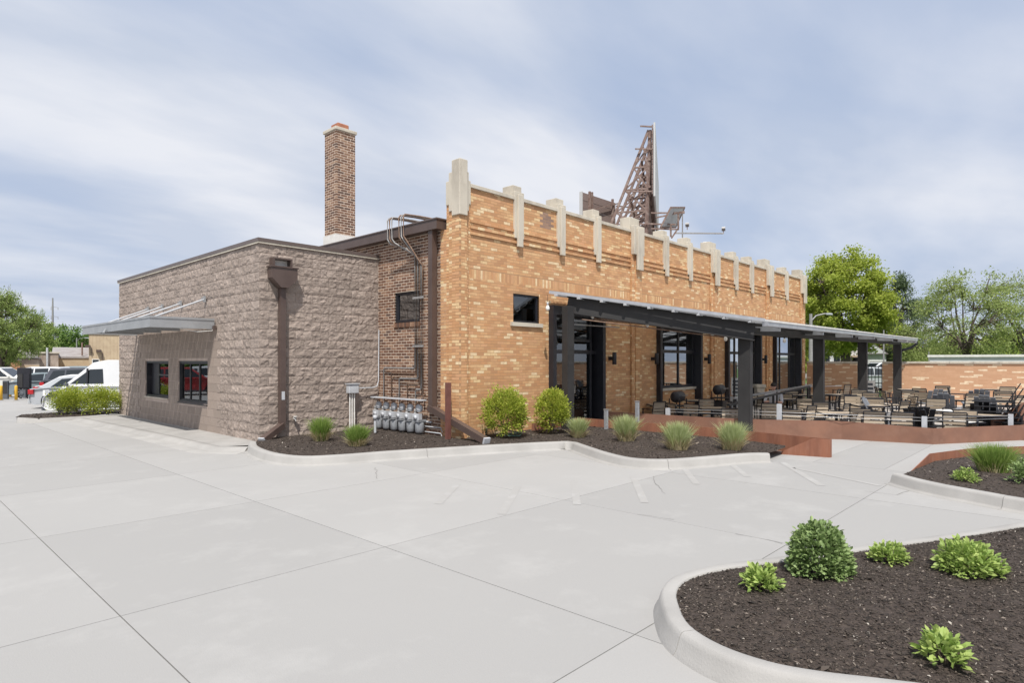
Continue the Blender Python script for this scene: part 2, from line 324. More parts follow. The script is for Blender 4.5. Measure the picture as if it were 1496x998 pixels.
# concrete slabs with open joints
lot = MB().add([(-40, -20, -.02), (13.9, -20, -.02), (13.9, 22, -.02), (-40, 22, -.02)], [(0, 1, 2, 3)]).build('parking_lot', M['joint'], None, kind='structure')
def clip(poly, a, b, c):   # keep a*x+b*y<=c
    out = []
    for i in range(len(poly)):
        p, q = poly[i], poly[(i+1) % len(poly)]; dp = a*p[0]+b*p[1]-c; dq = a*q[0]+b*q[1]-c
        if dp <= 0: out.append(p)
        if dp*dq < 0: t = dp/(dp-dq); out.append((p[0]+(q[0]-p[0])*t, p[1]+(q[1]-p[1])*t))
    return out
def halfplane(p, q):   # region on the right-hand side of p->q (the lot side)
    dx, dy = q[0]-p[0], q[1]-p[1]; a, b = -dy, dx; return a, b, a*p[0]+b*p[1]
def slab(x0, x1, y0, y1, g=.004, clips=(), zo=0):
    poly = [(x0+g, y0+g), (x1-g, y0+g), (x1-g, y1-g), (x0+g, y1-g)]
    for c in clips: poly = clip(poly, *c)
    if len(poly) < 3: return
    n = len(poly); dz = R.uniform(-.0004, .0004)+zo
    vs = [(x, y, gz(y)+dz) for x, y in poly]+[(x, y, gz(y)-.04) for x, y in poly]
    MB().add(vs, [tuple(range(n))]+[(i, n+i, n+(i+1) % n, (i+1) % n) for i in range(n)]).build('slab', M['concrete'], lot)
XS = [-20, -12, -9.4, -6.6, -3.9, -1.3, 1.27, 3.48, 6.23, 8.95, 11.6]
YS = [-12, -6.2, -3.4, -.6, 2.18, 4.95, 7.75, 10.5, 13.3, 16.1, 19.0, 22.0, 24.75, 27.5, 33, 40, 48]
for i in range(len(XS)-1):
    for j in range(len(YS)-1):
        if XS[i] >= 6.2 and YS[j] > 10.4 and YS[j] < 21: continue
        slab(XS[i], XS[i+1], YS[j], YS[j+1])
for a, b in ((XS[i], XS[i+1]) for i in range(8, 10)): pass
hp1 = halfplane(WB[3], WB[4]); hp2 = halfplane(WB[4], WB[5]); hp0 = halfplane(WB[2], WB[3])
slab(11.6, 15.9, 3.63, 7.75, clips=[hp1, hp0]); slab(11.6, 15.9, 2.52, 3.63, clips=[hp1]); slab(11.6, 18, -.6, 2.52, clips=[hp2], g=.002); slab(11.6, 18, -6, -.6, clips=[hp2]); slab(18, 26, -9, .5, clips=[hp2, halfplane(WB[5], WB[6])])
slab(11.6, 13.95, 7.75, 9.8)
for j in range(11, len(YS)-1): slab(11.6, 22, YS[j], YS[j+1])
# far left lot surface and background ground
MB().box(-60, -20, -10, 60, -.35, -.302+.0).build('rear_road', M['asphalt'], None, kind='structure')
box('rear_lot', -20, 60, 48, 95, -.36, -.29, M['concrete'], None, kind='structure')
box('lawn', 31.2, 140, -60, 21.9, -.3, -.012, M['grassland'], None, kind='structure')
box('street', 44, 52, -90, 21.8, -.3, .004, M['asphalt'], None, kind='structure')
box('rear_lawn', -120, 200, 95, 200, -.5, -.27, M['grassland'], None, kind='structure')
# distant wooded ridge
def ridge(name, a0, a1, dist, h, m, label, seed):
    rr = random.Random(seed); C = []
    for i in range(2600):
        a = math.radians(rr.uniform(a0, a1)); d = dist*rr.uniform(.9, 1.1); hh = h*(.55+.45*noise.noise(Vector((a*9, seed, 0)))*1.4+.25)
        C.append((math.sin(a)*d, math.cos(a)*d, rr.uniform(-.3, max(1.5, hh))))
    V, Fq = leaves(np.array(C), dist*.018, .9, .2)
    return tag(link(name, fastmesh(name, V, Fq, m), None), label, None, None, 'stuff')
ridge('far_wood', -22, 14, 260, 9, L_green, 'hazy line of far trees along the horizon at the left', 3)
ridge('far_treeline', 52, 100, 130, 5.5, L_maple, 'soft green line of far trees behind the patio fence', 5)
# ---------------------------------------------------------------- beds
def catmull(P, n=6, closed=False):
    P = [Vector((*p, 0)) for p in P]; out = []
    N = len(P); rng = range(N if closed else N-1)
    for i in rng:
        g = lambda k: P[k % N] if closed else P[max(0, min(N-1, k))]
        p0, p1, p2, p3 = g(i-1), g(i), g(i+1), g(i+2)
        for t in range(n):
            t /= n; out.append(.5*((2*p1)+(-p0+p2)*t+(2*p0-5*p1+4*p2-p3)*t*t+(-p0+3*p1-3*p2+p3)*t**3))
    if not closed: out.append(P[-1])
    return [(p.x, p.y) for p in out]
def inside(p, poly):
    x, y = p; c = False; n = len(poly)
    for i in range(n):
        x1, y1 = poly[i]; x2, y2 = poly[(i+1) % n]
        if (y1 > y) != (y2 > y) and x < (x2-x1)*(y-y1)/(y2-y1)+x1: c = not c
    return c
def edge_dist(p, poly):
    P = Vector(p); best = 9
    n = len(poly)
    for i in range(n):
        a = Vector(poly[i]); b = Vector(poly[(i+1) % n]); d = b-a
        t = max(0, min(1, (P-a).dot(d)/max(1e-9, d.length_squared))); best = min(best, (P-a-d*t).length)
    return best
def bed(name, poly, z, step, mound, nchip, chip, vis):
    xs = [p[0] for p in poly]; ys = [p[1] for p in poly]; pts = [Vector(p) for p in poly]; nb = len(pts)
    x = min(xs)
    while x < max(xs):
        y = min(ys)
        while y < max(ys):
            q = (x+R.uniform(-.3, .3)*step, y+R.uniform(-.3, .3)*step)
            if inside(q, poly) and edge_dist(q, poly) > step*.4: pts.append(Vector(q))
            y += step
        x += step
    v, e, f, *_ = delaunay_2d_cdt(pts, [(i, (i+1) % nb) for i in range(nb)], [], 1, 1e-5)
    def hz(p):
        d = edge_dist(p, poly); return z+mound*(1-math.exp(-d*1.6))+.022*noise.noise(Vector((p[0]*2.2, p[1]*2.2, 3)))*min(1, d*4)+.012*noise.noise(Vector((p[0]*14, p[1]*14, 0)))*min(1, d*6)
    me = bpy.data.meshes.new(name); me.from_pydata([(p.x, p.y, hz((p.x, p.y))) for p in v], [], [tuple(t) for t in f]); me.update()
    for p in me.polygons:
        if p.normal.z < 0: p.flip()
    flat(me); o = link(name, me, None, M['mulch'], kind='structure')
    # loose bark chips
    C = []
    while len(C) < nchip:
        q = (R.uniform(min(xs), max(xs)), R.uniform(min(ys), max(ys)))
        if not inside(q, poly): continue
        if vis and R.random() > vis(q): continue
        C.append((q[0], q[1], hz(q)+.004))
    C = np.array(C); n = len(C)
    L = chip*NR.lognormal(0, .42, n); W = L*NR.uniform(.18, .5, n); T = W*.35
    an = NR.uniform(0, 2*PI, n); ti = NR.normal(0, .28, n)
    d = np.stack([np.cos(an)*np.cos(ti), np.sin(an)*np.cos(ti), np.sin(ti)], 1); s = np.stack([-np.sin(an), np.cos(an), NR.normal(0, .25, n)], 1); u = np.cross(d, s)
    a = C-d*L[:, None]/2; b = C+d*L[:, None]/2; r1 = C+s*W[:, None]/2+u*T[:, None]; r2 = C-s*W[:, None]/2+u*T[:, None]*.4; r3 = C-u*T[:, None]
    V = np.stack([a, r1, b, r2], 1).reshape(-1, 3)
    k = np.arange(n)[:, None]*4; T1 = np.concatenate([k+np.array([[0, 1, 3]]), k+np.array([[1, 2, 3]])])
    link('mulch_chips', fastmesh('mulch_chips', V, T1, M['chip']), o, kind='stuff')
    return o, hz
bed1_edge = [(5.6, 12.45), (5.3, 11.7), (5.15, 10.7), (5.3, 9.95)]+[(5.85, 9.62), (6.59, 9.4), (7.56, 9.02), (8.54, 8.6), (9.4, 8.2), (10.0, 7.85)]+[(9.98, 7.6), (9.66, 7.08), (9.22, 6.3), (9.02, 5.7), (9.2, 5.3), (9.6, 5.05), (10.3, 4.76), (10.9, 4.5), (11.15, 4.25)]
b1s = catmull(bed1_edge[:4]+bed1_edge[4:10], 4)+catmull(bed1_edge[10:], 4)
bed1 = b1s+[(12.15, 4.3), (12.45, 4.4), (12.74, 5.4), (12.74, 9.95), (9.1, 9.95), (8.8, 10.4), (8.9, 12.9), (5.87, 12.9)]
bed_front, hz1 = bed('front_mulch_bed', bed1, .135, .16, .03, 26000, .026, None)
isl_edge = [(12.5, -1.6), (9.6, -.15), (8.03, .52), (7.11, .94), (6.48, 1.26), (5.9, 1.55), (5.23, 1.89), (4.75, 2.14), (4.35, 2.25), (4.05, 2.2), (3.78, 2.04), (3.55, 1.84), (3.43, 1.58), (3.42, 1.3), (3.5, 1.06), (3.64, .8), (3.9, .3), (4.3, -.5), (5, -1.6)]
isl = catmull(isl_edge, 4)
def vis_i(q): return 1 if q[0] < 9 else .3
bed_isl, hz2 = bed('island_mulch_bed', isl, .12, .085, .06, 95000, .016, vis_i)
rb_edge = [(10.41, 2.06), (10.16, 1.81), (9.91, 1.45), (9.71, 1.0), (9.55, .62), (9.5, 0), (9.9, -.9), (11, -2.2)]
rb = catmull(rb_edge, 3)+[(15.5, -2.2), (14.4, .9), (13.43, 1.57), (12.28, 1.94)]
bed_r, hz3 = bed('right_mulch_bed', rb, .12, .16, .04, 9000, .028, None)
lb = [(3.7, 22.6), (3.3, 23.6), (3.6, 24.6), (5, 24.9), (6.6, 24.8), (6.6, 23.05), (5.87, 23.0), (4.9, 22.5)]
bed_l, hz4 = bed('rear_mulch_bed', lb, .1, .3, .03, 2500, .04, None)
# kerbs: profile swept along the bed edge (offset outward)
def sweep(name, path, prof, side, m, closed=False, zf=None, parent=None):
    n = len(path); rings = []
    for i, p in enumerate(path):
        a = Vector(path[max(0, i-1)] if not closed else path[i-1]); b = Vector(path[min(n-1, i+1)] if not closed else path[(i+1) % n]); d = (b-a).normalized(); nn = Vector((d.y, -d.x))*side
        zz = zf(p) if zf else 0
        rings.append([(p[0]+nn.x*o, p[1]+nn.y*o, z+(zz if z < .08 else 0)) for o, z in prof])
    k = len(prof); vs = [v for r in rings for v in r]; fs = []
    for i in range(n-1 if not closed else n):
        for j in range(k-1): fs.append((i*k+j, i*k+j+1, ((i+1) % n)*k+j+1, ((i+1) % n)*k+j))
    mb = MB(); mb.add(vs, fs, True)
    if not closed: mb.add(rings[0], [tuple(range(k))]); mb.add(rings[-1], [tuple(range(k))])
    o = mb.build(name, m, parent, kind='structure'); return o
KP = [(-.02, -.05), (-.012, .144), (.0, .15), (.095, .15), (.112, .142), (.126, .118), (.15, .03), (.165, .009), (.24, .0035), (.245, -.03)]
def run_kerb(path, side, cuts, prof=None):
    """kerb cast in long lengths with a hairline joint between them"""
    P = [Vector(p) for p in path]; n = len(P); prof = prof or KP; nr = []
    for i in range(n):
        d = (P[min(n-1, i+1)]-P[max(0, i-1)]).normalized(); nr.append(Vector((d.y, -d.x))*side)
    marks = [0]+[int(n*c) for c in cuts]+[n-1]
    for a, b in zip(marks, marks[1:]):
        rings = []
        for i in range(a, b+1):
            p = P[i]; 
            if i == a and a: p = p+(P[i+1]-p).normalized()*.003
            if i == b and b < n-1: p = p+(P[i-1]-p).normalized()*.003
            rings.append([(p.x+nr[i].x*o, p.y+nr[i].y*o, z) for o, z in prof])
        k = len(prof); mb = MB(); mb.add([v for r in rings for v in r], [(q*k+w_, q*k+w_+1, (q+1)*k+w_+1, (q+1)*k+w_) for q in range(len(rings)-1) for w_ in range(k-1)], True)
        mb.add(rings[0], [tuple(range(k))]); mb.add(rings[-1], [tuple(range(k))]); mb.build('kerb', M['kerb'], None, kind='structure')
def outward(path, poly):
    a = Vector(path[len(path)//2]); b = Vector(path[len(path)//2+1]); d = (b-a).normalized(); nn = Vector((d.y, -d.x))
    return -1 if inside(tuple(a+nn*.05), poly) else 1
run_kerb(list(b1s), outward(b1s, bed1), [.34, .78])
run_kerb(list(isl), outward(isl, isl), [.3, .62], [(-.02, -.05), (-.012, .134), (.0, .14), (.072, .14), (.088, .132), (.102, .105), (.125, .03), (.145, .004), (.15, -.03)])
rbp = catmull(rb_edge, 3); run_kerb(list(rbp), outward(rbp, rb), [.5])
lbp = catmull([(4.95, 22.45), (3.75, 22.6), (3.35, 23.5), (3.6, 24.6)], 5); run_kerb(list(lbp), outward(lbp, lb), [.5], [(-.02, -.3), (-.01, .10), (.12, .10), (.2, .06), (.24, -.3)])
# concrete apron along the block building
ap = [(5.87, 12.9), (5.6, 12.45)]+[(5.02, 12.7), (4.98, 15.4), (4.85, 19), (4.7, 22.4), (5.87, 22.98)]
vs = [(x, y, .075) for x, y in ap]; apron = tess(ap, None, .075, 'apron', None); link('apron', apron, None, M['kerb'], kind='structure')
sweep('kerb', [(5.42, 12.3), (5.02, 12.75), (4.98, 15.4), (4.85, 19), (4.72, 22.35)], [(-.02, .02), (0, .077), (.1, .075), (.16, .06), (.22, .02), (.26, .006), (.55, .003), (.56, -.03)], 1 if outward([(4.98, 14), (4.95, 15), (4.94, 16)], ap) == 1 else -1, M['kerb'])
# worn paint stripes of the accessible bays
def stripe(a, b, w):
    a = G(*a); b = G(*b); d = (b-a).normalized(); n = Vector((d.y, -d.x, 0))*w/2
    MB().add([p+Vector((0, 0, .003)) for p in (a-n, b-n, b+n, a+n)], [(0, 1, 2, 3)]).build('parking_stripe', M['paint'], None, kind='structure')
for a, b, w_ in [((668, 708), (640, 737), .10), ((757, 711), (733, 752), .10), ((838, 702), (843, 738), .10), ((925, 697), (942, 735), .10), ((1000, 685), (1018, 708), .10), ((1068, 678), (1092, 697), .1), ((1143, 676), (1200, 710), .11), ((1160, 684), (1285, 710), .09), ]: stripe(a, b, w_)

# hairline cracks
def crack(pts, w_=.006):
    P = [G(*p) for p in pts]; Q = [P[0]]
    for a, b in zip(P, P[1:]):
        n = max(2, int((b-a).length/.12)); d = (b-a).normalized(); s = Vector((-d.y, d.x, 0))
        for k in range(1, n+1): Q.append(a.lerp(b, k/n)+(s*R.gauss(0, .012) if k < n else s*0))
    V = []; 
    for i, p in enumerate(Q):
        d = (Q[min(i+1, len(Q)-1)]-Q[max(0, i-1)]).normalized(); s = Vector((-d.y, d.x, 0))*w_/2*R.uniform(.4, 1.2); V += [p-s+Vector((0, 0, .004)), p+s+Vector((0, 0, .004))]
    MB().add(V, [(2*i, 2*i+2, 2*i+3, 2*i+1) for i in range(len(Q)-1)]).build('crack', M['joint'], None, kind='structure')
for c in [[(955, 696), (958, 708), (972, 722)], [(1075, 781), (1110, 787), (1143, 795)], [(1262, 718), (1310, 724), (1340, 712)], [(930, 752), (985, 760)], [(549, 684), (551, 700)]]: crack(c)
# ================================================================ MASONRY
class Masonry:
    """collects brick boxes; the nearest become parts, the rest one joined part"""
    def __init__(s): s.items = []
    def add(s, x0, x1, y0, y1, z0, z1, m): s.items.append((x0, x1, y0, y1, z0, z1, m))
    def wall(s, face, at, a0, a1, z0, z1, m, holes=(), th=.05, bl=.203, bh=.057, j=.0088, jit=.0007, z_ref=0, off=0, soldier=(), proud=None, flip=0):
        """face '-y': plane y=at seen from -y, a = x;  '-x': plane x=at seen from -x, a = y; '+x','+y' too"""
        pz = bh+j; k0 = math.floor((z0-z_ref)/pz)-1; row = k0; z = z_ref+k0*pz
        def put(a, b, za, zb, dd):
            if b-a < .02 or zb-za < .015: return
            for h in holes:
                if a < h[1] and b > h[0] and za < h[3]-.001 and zb > h[2]+.001:
                    if a < h[0]-.02: put(a, h[0], za, zb, dd)
                    if b > h[1]+.02: put(h[1], b, za, zb, dd)
                    return
            q = R.uniform(-jit, jit)
            if proud: 
                for pa, pb, pv in proud:
                    if za >= pa-.02 and zb <= pb+.02: q += pv
            if face == '-y': s.add(a, b, at-q, at+th, za, zb, m)
            elif face == '+y': s.add(a, b, at-th, at+q, za, zb, m)
            elif face == '-x': s.add(at-q, at+th, a, b, za, zb, m)
            else: s.add(at-th, at+q, a, b, za, zb, m)
        while z < z1-.015:
            za, zb = max(z, z0), min(z+bh, z1)
            sold = next((t for t in soldier if za > t[0]-.02 and zb < t[1]+.02), None)
            if zb-za > .015 and not sold:
                a = a0-((row % 2)*.5+off)*(bl+j)
                while a < a1:
                    put(max(a, a0), min(a+bl, a1), za, zb, 0); a += bl+j
            row += 1; z += pz
        for t in soldier:
            if t[0] < z0 or t[1] > z1: continue
            a = a0
            while a < a1: put(a, min(a+bh, a1), t[0], t[1]-j, 0); a += bh+j
    def build(s, parent, n_parts, name='brick', near=None):
        cache = {}
        cp = Vector((0, 0, H))
        def score(it):
            c = Vector(((it[0]+it[1])/2, (it[2]+it[3])/2, (it[4]+it[5])/2)); a = ((it[1]-it[0])+(it[3]-it[2]))*(it[5]-it[4])
            return -a/(c-cp).length_squared
        items = sorted(s.items, key=score)
        for it in items[:n_parts]:
            d = tuple(round(it[i+1]-it[i], 3) for i in (0, 2, 4)); key = d+(it[6].name,)
            if key not in cache:
                cache[key] = MB().box(-d[0]/2, d[0]/2, -d[1]/2, d[1]/2, -d[2]/2, d[2]/2).mesh(name); cache[key].materials.append(it[6])
            o = link(name, cache[key], parent); o.location = ((it[0]+it[1])/2, (it[2]+it[3])/2, (it[4]+it[5])/2)
        for m in {it[6].name: it[6] for it in items[n_parts:]}.values():
            sub = [it for it in items[n_parts:] if it[6] is m]
            A = np.array([it[:6] for it in sub]); n = len(A)
            x0, x1, y0, y1, z0, z1 = A.T
            V = np.stack([np.stack(p, 1) for p in [(x0, y0, z0), (x1, y0, z0), (x1, y1, z0), (x0, y1, z0), (x0, y0, z1), (x1, y0, z1), (x1, y1, z1), (x0, y1, z1)]], 1).reshape(-1, 3)
            q = np.array([(0, 3, 2, 1), (4, 5, 6, 7), (0, 1, 5, 4), (1, 2, 6, 5), (2, 3, 7, 6), (3, 0, 4, 7)])
            Fq = (np.arange(n)[:, None, None]*8+q[None]).reshape(-1, 4)
            link(name, fastmesh(name, V, Fq, m), parent, kind='stuff')
Z0 = Vector((0, 0, 0))
# ================================================================ BRICK BUILDING
XW = 8.85; YF = 9.88; XE = 30.3; YB = 24.0; ZC = 5.55
bb = empty('brick_building', (0, 0, 0), 'long tan brick building with stone-capped stepped parapet and black framed openings', 'building')
PORT = [(11.82, 14.07, 3.17), (17.0, 19.82, 3.06), (21.86, 25.0, 3.08), (26.5, 29.62, 3.10)]
WIN = (10.53, 11.45, 2.70, 3.37)
WR = (11.24, 12.18, 2.70, 3.41)
PIL = [15.78, 20.91, 25.97]
mz = Masonry()
holes = [(a, b, -1, c) for a, b, c in PORT]+[WIN]
bays = [(9.15, PIL[0]-.27), (PIL[0]+.27, PIL[1]-.27), (PIL[1]+.27, PIL[2]-.27), (PIL[2]+.27, 29.75)]
SOLD = (3.585, 3.80)
for a, b in bays:
    mz.wall('-y', YF, a, b, -.3, ZC, M['tan'], holes=holes, soldier=[SOLD], proud=[(4.555, 4.62, .03), (4.69, 4.76, .035), (4.82, 4.88, .03), (3.51, 3.575, .012)], off=R.random())
for i, p in enumerate(PIL+[30.02]):
    w_ = .27 if i < 3 else .28
    mz.wall('-y', YF-.07, p-w_, p+w_, -.3, ZC, M['tan'], th=.06, holes=holes); mz.wall('-x', p-w_, YF-.062, YF-.004, -.3, ZC, M['tan'], bl=.05, th=.04)
    mz.wall('-y', YF-.10, p-.1, p+.1, -.3, ZC, M['tan'], bl=.2, off=.5, th=.028)
# corner pier, three steps
for x0, x1, y0, y1 in [(8.73, 8.94, 9.74, 9.99), (8.79, 9.03, 9.80, 10.15), (8.85, 9.15, 9.86, 10.30)]:
    mz.wall('-y', y0, x0+.05, x1, -.1, 5.3, M['tan'], bl=.2, th=.06)
    mz.wall('-x', x0, y0, y1, -.1, 5.2, M['tan'], bl=.22, off=.4, th=.045)
    mz.wall('+x', x1, y0+.062, min(y1, YF+.03), -.1, 5.2, M['tan'], bl=.1, th=.045)
mz.wall('-x', 8.846, 10.3, 10.5, -.1, 4.66, M['tan'], bl=.19, th=.05)
# red side wall
mz.wall('-x', XW, 10.5, 12.93, -.1, 4.66, M['red'], holes=[(WR[0], WR[1], WR[2]-.10, WR[3])], bl=.19, bh=.053, j=.0155, jit=.0015, th=.05)
mz.wall('-x', XW, 12.93, YB, 4.2, 4.66, M['red'], bl=.19, bh=.053, j=.0155, jit=.0015, th=.05)
y = WR[0]-.02
while y < WR[1]: mz.add(XW-.03, XW+.05, y, y+.058, WR[2]-.115, WR[2]-.012, M['red']); y += .0705   # rowlock sill
mz.items = [it[:6]+(M['tan_dark'],) if it[6] is M['tan'] and ((it[0]+it[1])/2-11.72)**2+(((it[4]+it[5])/2-5.25)*1.1)**2 < .055 and it[2] < 10 else it for it in mz.items]
mz.build(bb, 300)
# backing walls (mortar), set 9 mm behind the brick faces, with the openings cut
def back_y(y0, th, x0, x1, z0, z1, hs, m, name='wall'):
    mb = MB(); xs = sorted({x0, x1, *[h for q in hs for h in q[:2] if x0 < h < x1]}); zs = sorted({z0, z1, *[h for q in hs for h in q[2:] if z0 < h < z1]})
    for i in range(len(xs)-1):
        run = None
        for k in range(len(zs)-1):
            cx, cz = (xs[i]+xs[i+1])/2, (zs[k]+zs[k+1])/2
            if any(h[0] < cx < h[1] and h[2] < cz < h[3] for h in hs): continue
            mb.box(xs[i], xs[i+1], y0, y0+th, zs[k], zs[k+1])
    return mb.build(name, m, bb)
back_y(YF+.0018, .28, 9.1, XE-.005, -.35, ZC-.004, [(a, b, -1, c) for a, b, c in PORT]+[WIN], M['tan_mortar'])
mb = MB()
for x0, x1, y0, y1 in [(8.7335, 8.93, 9.7435, 9.985), (8.7935, 9.02, 9.8035, 10.14), (8.8535, 9.14, 9.8635, 10.29)]: mb.box(x0, x1, y0, y1, -.15, 5.2+x0*.001)
for p in PIL+[30.02]:
    w_ = .262; mb.box(p-w_, p+w_, YF-.0685, YF+.0015, -.33, ZC-.006); mb.box(p-.095, p+.095, YF-.0985, YF-.069, -.33, ZC-.009)
mb.build('pier_core', M['tan_mortar'], bb)
mb = MB()
for y0, y1, z0, z1 in [(10.3, WR[0], -.15, 4.66), (WR[1], YB, -.15, 4.66), (WR[0], WR[1], -.15, WR[2]-.12), (WR[0], WR[1], WR[3], 4.66)]: mb.box(XW+.0035, XW+.28, y0, y1, z0, z1)
mb.build('side_wall', M['red_mortar'], bb)
mb = MB().box(XE-.3, XE, YF+.29, YB, -.35, 5.5).box(XW+.28, XE, YB-.3, YB, -.35, 4.7); mb.build('rear_wall', M['tan_mortar'], bb)
box('roof', XW+.2, XE-.3, YF+.29, YB-.1, 4.62, 4.72, M['greyroof'], bb)
box('floor_slab', XW+.3, XE-.3, YF+.3, YB-.3, -.3, -.02, M['interior'], bb)
# stone coping in lengths between the finials
orn = [10.69, 12.28, 13.85]; o2 = [17.54, 19.12]; o3 = [22.75, 24.22]; o4 = [28.0]
allx = sorted(orn+o2+o3+o4); 
edges = [9.15]+sorted(allx+PIL)+[29.75]
for a, b in zip(edges, edges[1:]): box('coping_stone', a+.004, b-.004, YF-.045, YF+.34, ZC+.002, ZC+.085, M['stone'], bb, bevel=.006)
def finial(x, big):
    s = 1.75 if big else 1; y0 = YF-(.10 if big else 0)
    top = MB().box(x-.15*s, x+.15*s, YF+.02, YF+.36, ZC-.02, ZC+.36+(.1 if big else 0)).build('finial_cap', M['stone'], bb, bevel=.008)
    MB().box(x-.16*s, x+.16*s, y0-.055, y0+.06, 4.66 if not big else 4.9, ZC+.20).build('finial_step', M['stone'], bb, bevel=.008)
    MB().box(x-.085*s, x+.085*s, y0-.105, y0-.04, 4.46 if not big else 4.45, ZC+.13).build('finial_rib', M['stone'], bb, bevel=.008)
for x in allx: finial(x, False)
for x in PIL: finial(x, True)
finial(30.0, True)
# corner finial
for x0, x1, y0, y1, za, zb in [(8.70, 8.93, 9.70, 9.965, 4.88, 6.06), (8.76, 9.03, 9.77, 10.13, 5.0, 5.84), (8.825, 9.15, 9.84, 10.30, 5.17, 5.69)]:
    box('corner_finial_step', x0, x1, y0, y1, za, zb, M['stone'], bb, bevel=.01)
# patched brick panel with a dark round stain high on the facade
# fascia along the side roof edge
MB().box(8.62, 8.94, 10.36, YB, 4.66, 4.87).build('fascia', M['brown'], bb)
MB().prism([(8.60, 4.868), (9.3, 4.868), (9.3, 4.90), (8.60, 4.895)], 'y', 10.34, YB).build('roof_edge_trim', M['coping_m'], bb)
# windows
def win_y(x0, x1, z0, z1, yf, name='window', fr=.045, pane=None):
    f = MB(); y0, y1 = yf+.04, yf+.11
    f.box(x0, x0+fr, y0, y1, z0, z1).box(x1-fr, x1, y0, y1, z0, z1).box(x0+fr, x1-fr, y0, y1, z0, z0+fr).box(x0+fr, x1-fr, y0, y1, z1-fr, z1)
    fo = f.build(name, M['black'], bb)
    MB().box(x0+fr, x1-fr, yf+.075, yf+.085, z0+fr, z1-fr).build('pane', pane or M['glass_r'], fo)
    return fo
w1 = win_y(*WIN, YF, pane=M['glass'])
MB().box(WIN[0]-.10, WIN[1]+.10, YF-.05, YF+.1, WIN[2]-.095, WIN[2]-.003).build('sill', M['stone'], w1)
f = MB(); x0, x1 = XW+.03, XW+.1; y0, y1, z0, z1 = WR; fr = .06
f.box(x0, x1, y0, y0+fr, z0, z1).box(x0, x1, y1-fr, y1, z0, z1).box(x0, x1, y0+fr, y1-fr, z0, z0+fr).box(x0, x1, y0+fr, y1-fr, z1-fr, z1)
wr = f.build('window', M['black'], bb); MB().box(XW+.07, XW+.08, y0+fr, y1-fr, z0+fr, z1-fr).build('pane', M['glass_r'], wr)
# dim rooms behind the panes
box('room', 9.3, XE-.4, 14.5, 14.6, -.02, 4.5, M['interior'], bb); box('room_divider', 9.7, 9.78, YF+.3, 14.4, -.02, 4.5, M['interior'], bb)
# door and window portals
def portal(i, x0, x1, zt):
    zb = -.02 if i == 0 else -.25; dp = .15; jw = .13
    f = MB().box(x0, x0+jw, YF-dp, YF+.24, zb, zt).box(x1-jw, x1, YF-dp, YF+.24, zb, zt).box(x0+jw, x1-jw, YF-dp, YF+.24, zt-.22, zt)
    fo = f.build('portal_frame', M['black'], bb)
    a, b, t = x0+jw, x1-jw, zt-.22; y0, y1 = YF+.10, YF+.17; wd = b-a
    mb = MB(); fr = .07
    if i == 0: vs_ = [a, a+.42*wd, b-fr-.18]; 
    elif i == 1: vs_ = [a, a+.56*wd, b-fr]
    else: vs_ = [a, a+.33*wd, a+.72*wd, b-fr]
    sill = {0: zb, 1: .92, 2: -.2, 3: -.2}[i]
    for x in vs_: mb.box(x, x+fr, y0, y1, sill, t)
    mb.box(a, b, y0+.003, y1-.003, t-.06, t)
    mb.box(a, b, y0+.003, y1-.003, sill, sill+.08)
    zt2 = 2.05 if i else 1.98
    mb.box(a, b, y0+.004, y1-.004, zt2, zt2+.10)
    if i == 0: mb.box(vs_[1]+fr, vs_[2], y0-.02, y1-.01, zb+.0, zb+.28); mb.box(vs_[1]+fr, vs_[2], y0+.006, y1-.006, 2.3, 2.36)
    fr_o = mb.build('storefront_frame', M['black'] if i < 2 else M['char'], bb)
    for q in range(len(vs_)-1):
        MB().box(vs_[q]+fr, vs_[q+1], YF+.13, YF+.138, sill+.08, zt2).build('pane', M['glass_b'] if i > 1 else M['glass_r'] if i else M['glass'], fr_o)
        MB().box(vs_[q]+fr, vs_[q+1], YF+.13, YF+.138, zt2+.1, t-.06).build('pane', M['glass_b'] if i > 1 else M['glass_r'] if i else M['glass'], fr_o)
    if i == 0: MB().tube([(vs_[1]+.14, y0-.02, .95), (vs_[1]+.14, y0-.07, .95), (vs_[1]+.14, y0-.07, 1.3), (vs_[1]+.14, y0-.02, 1.3)], .012).build('door_handle', M['galv'], bb)
    if i == 1:
        m2 = Masonry(); m2.wall('-y', YF+.08, a, b, -.25, .84, M['tan']); m2.build(bb, 0)
        box('lower_wall', a, b, YF+.09, YF+.2, -.25, .84, M['tan_mortar'], bb); box('sill', a, b, YF+.03, YF+.2, .842, .918, M['stone'], bb)
for i, (a, b, c) in enumerate(PORT): portal(i, a, b, c)
# pendant lamps that show through the first door glass
for x, y, z in [(13.0, 11.6, 2.45), (13.5, 12.6, 2.5), (12.4, 13.2, 2.5)]:
    t = empty('pendant_lamp', (x, y, z), {11.6: 'nearest brass pendant lamp behind the glass of the first doorway', 12.6: 'middle brass pendant lamp behind the glass of the first doorway', 13.2: 'farthest brass pendant lamp behind the glass of the first doorway'}[y], 'lamp', 'pendant lamps indoors')
    MB().lathe([(.02, .12), (.05, .1), (.17, -.02), (.175, -.03)], n=14).build('shade', M['rim'], t); MB().tube([(0, 0, .1), (0, 0, 2)], .006, 6).build('cord', M['black'], t)
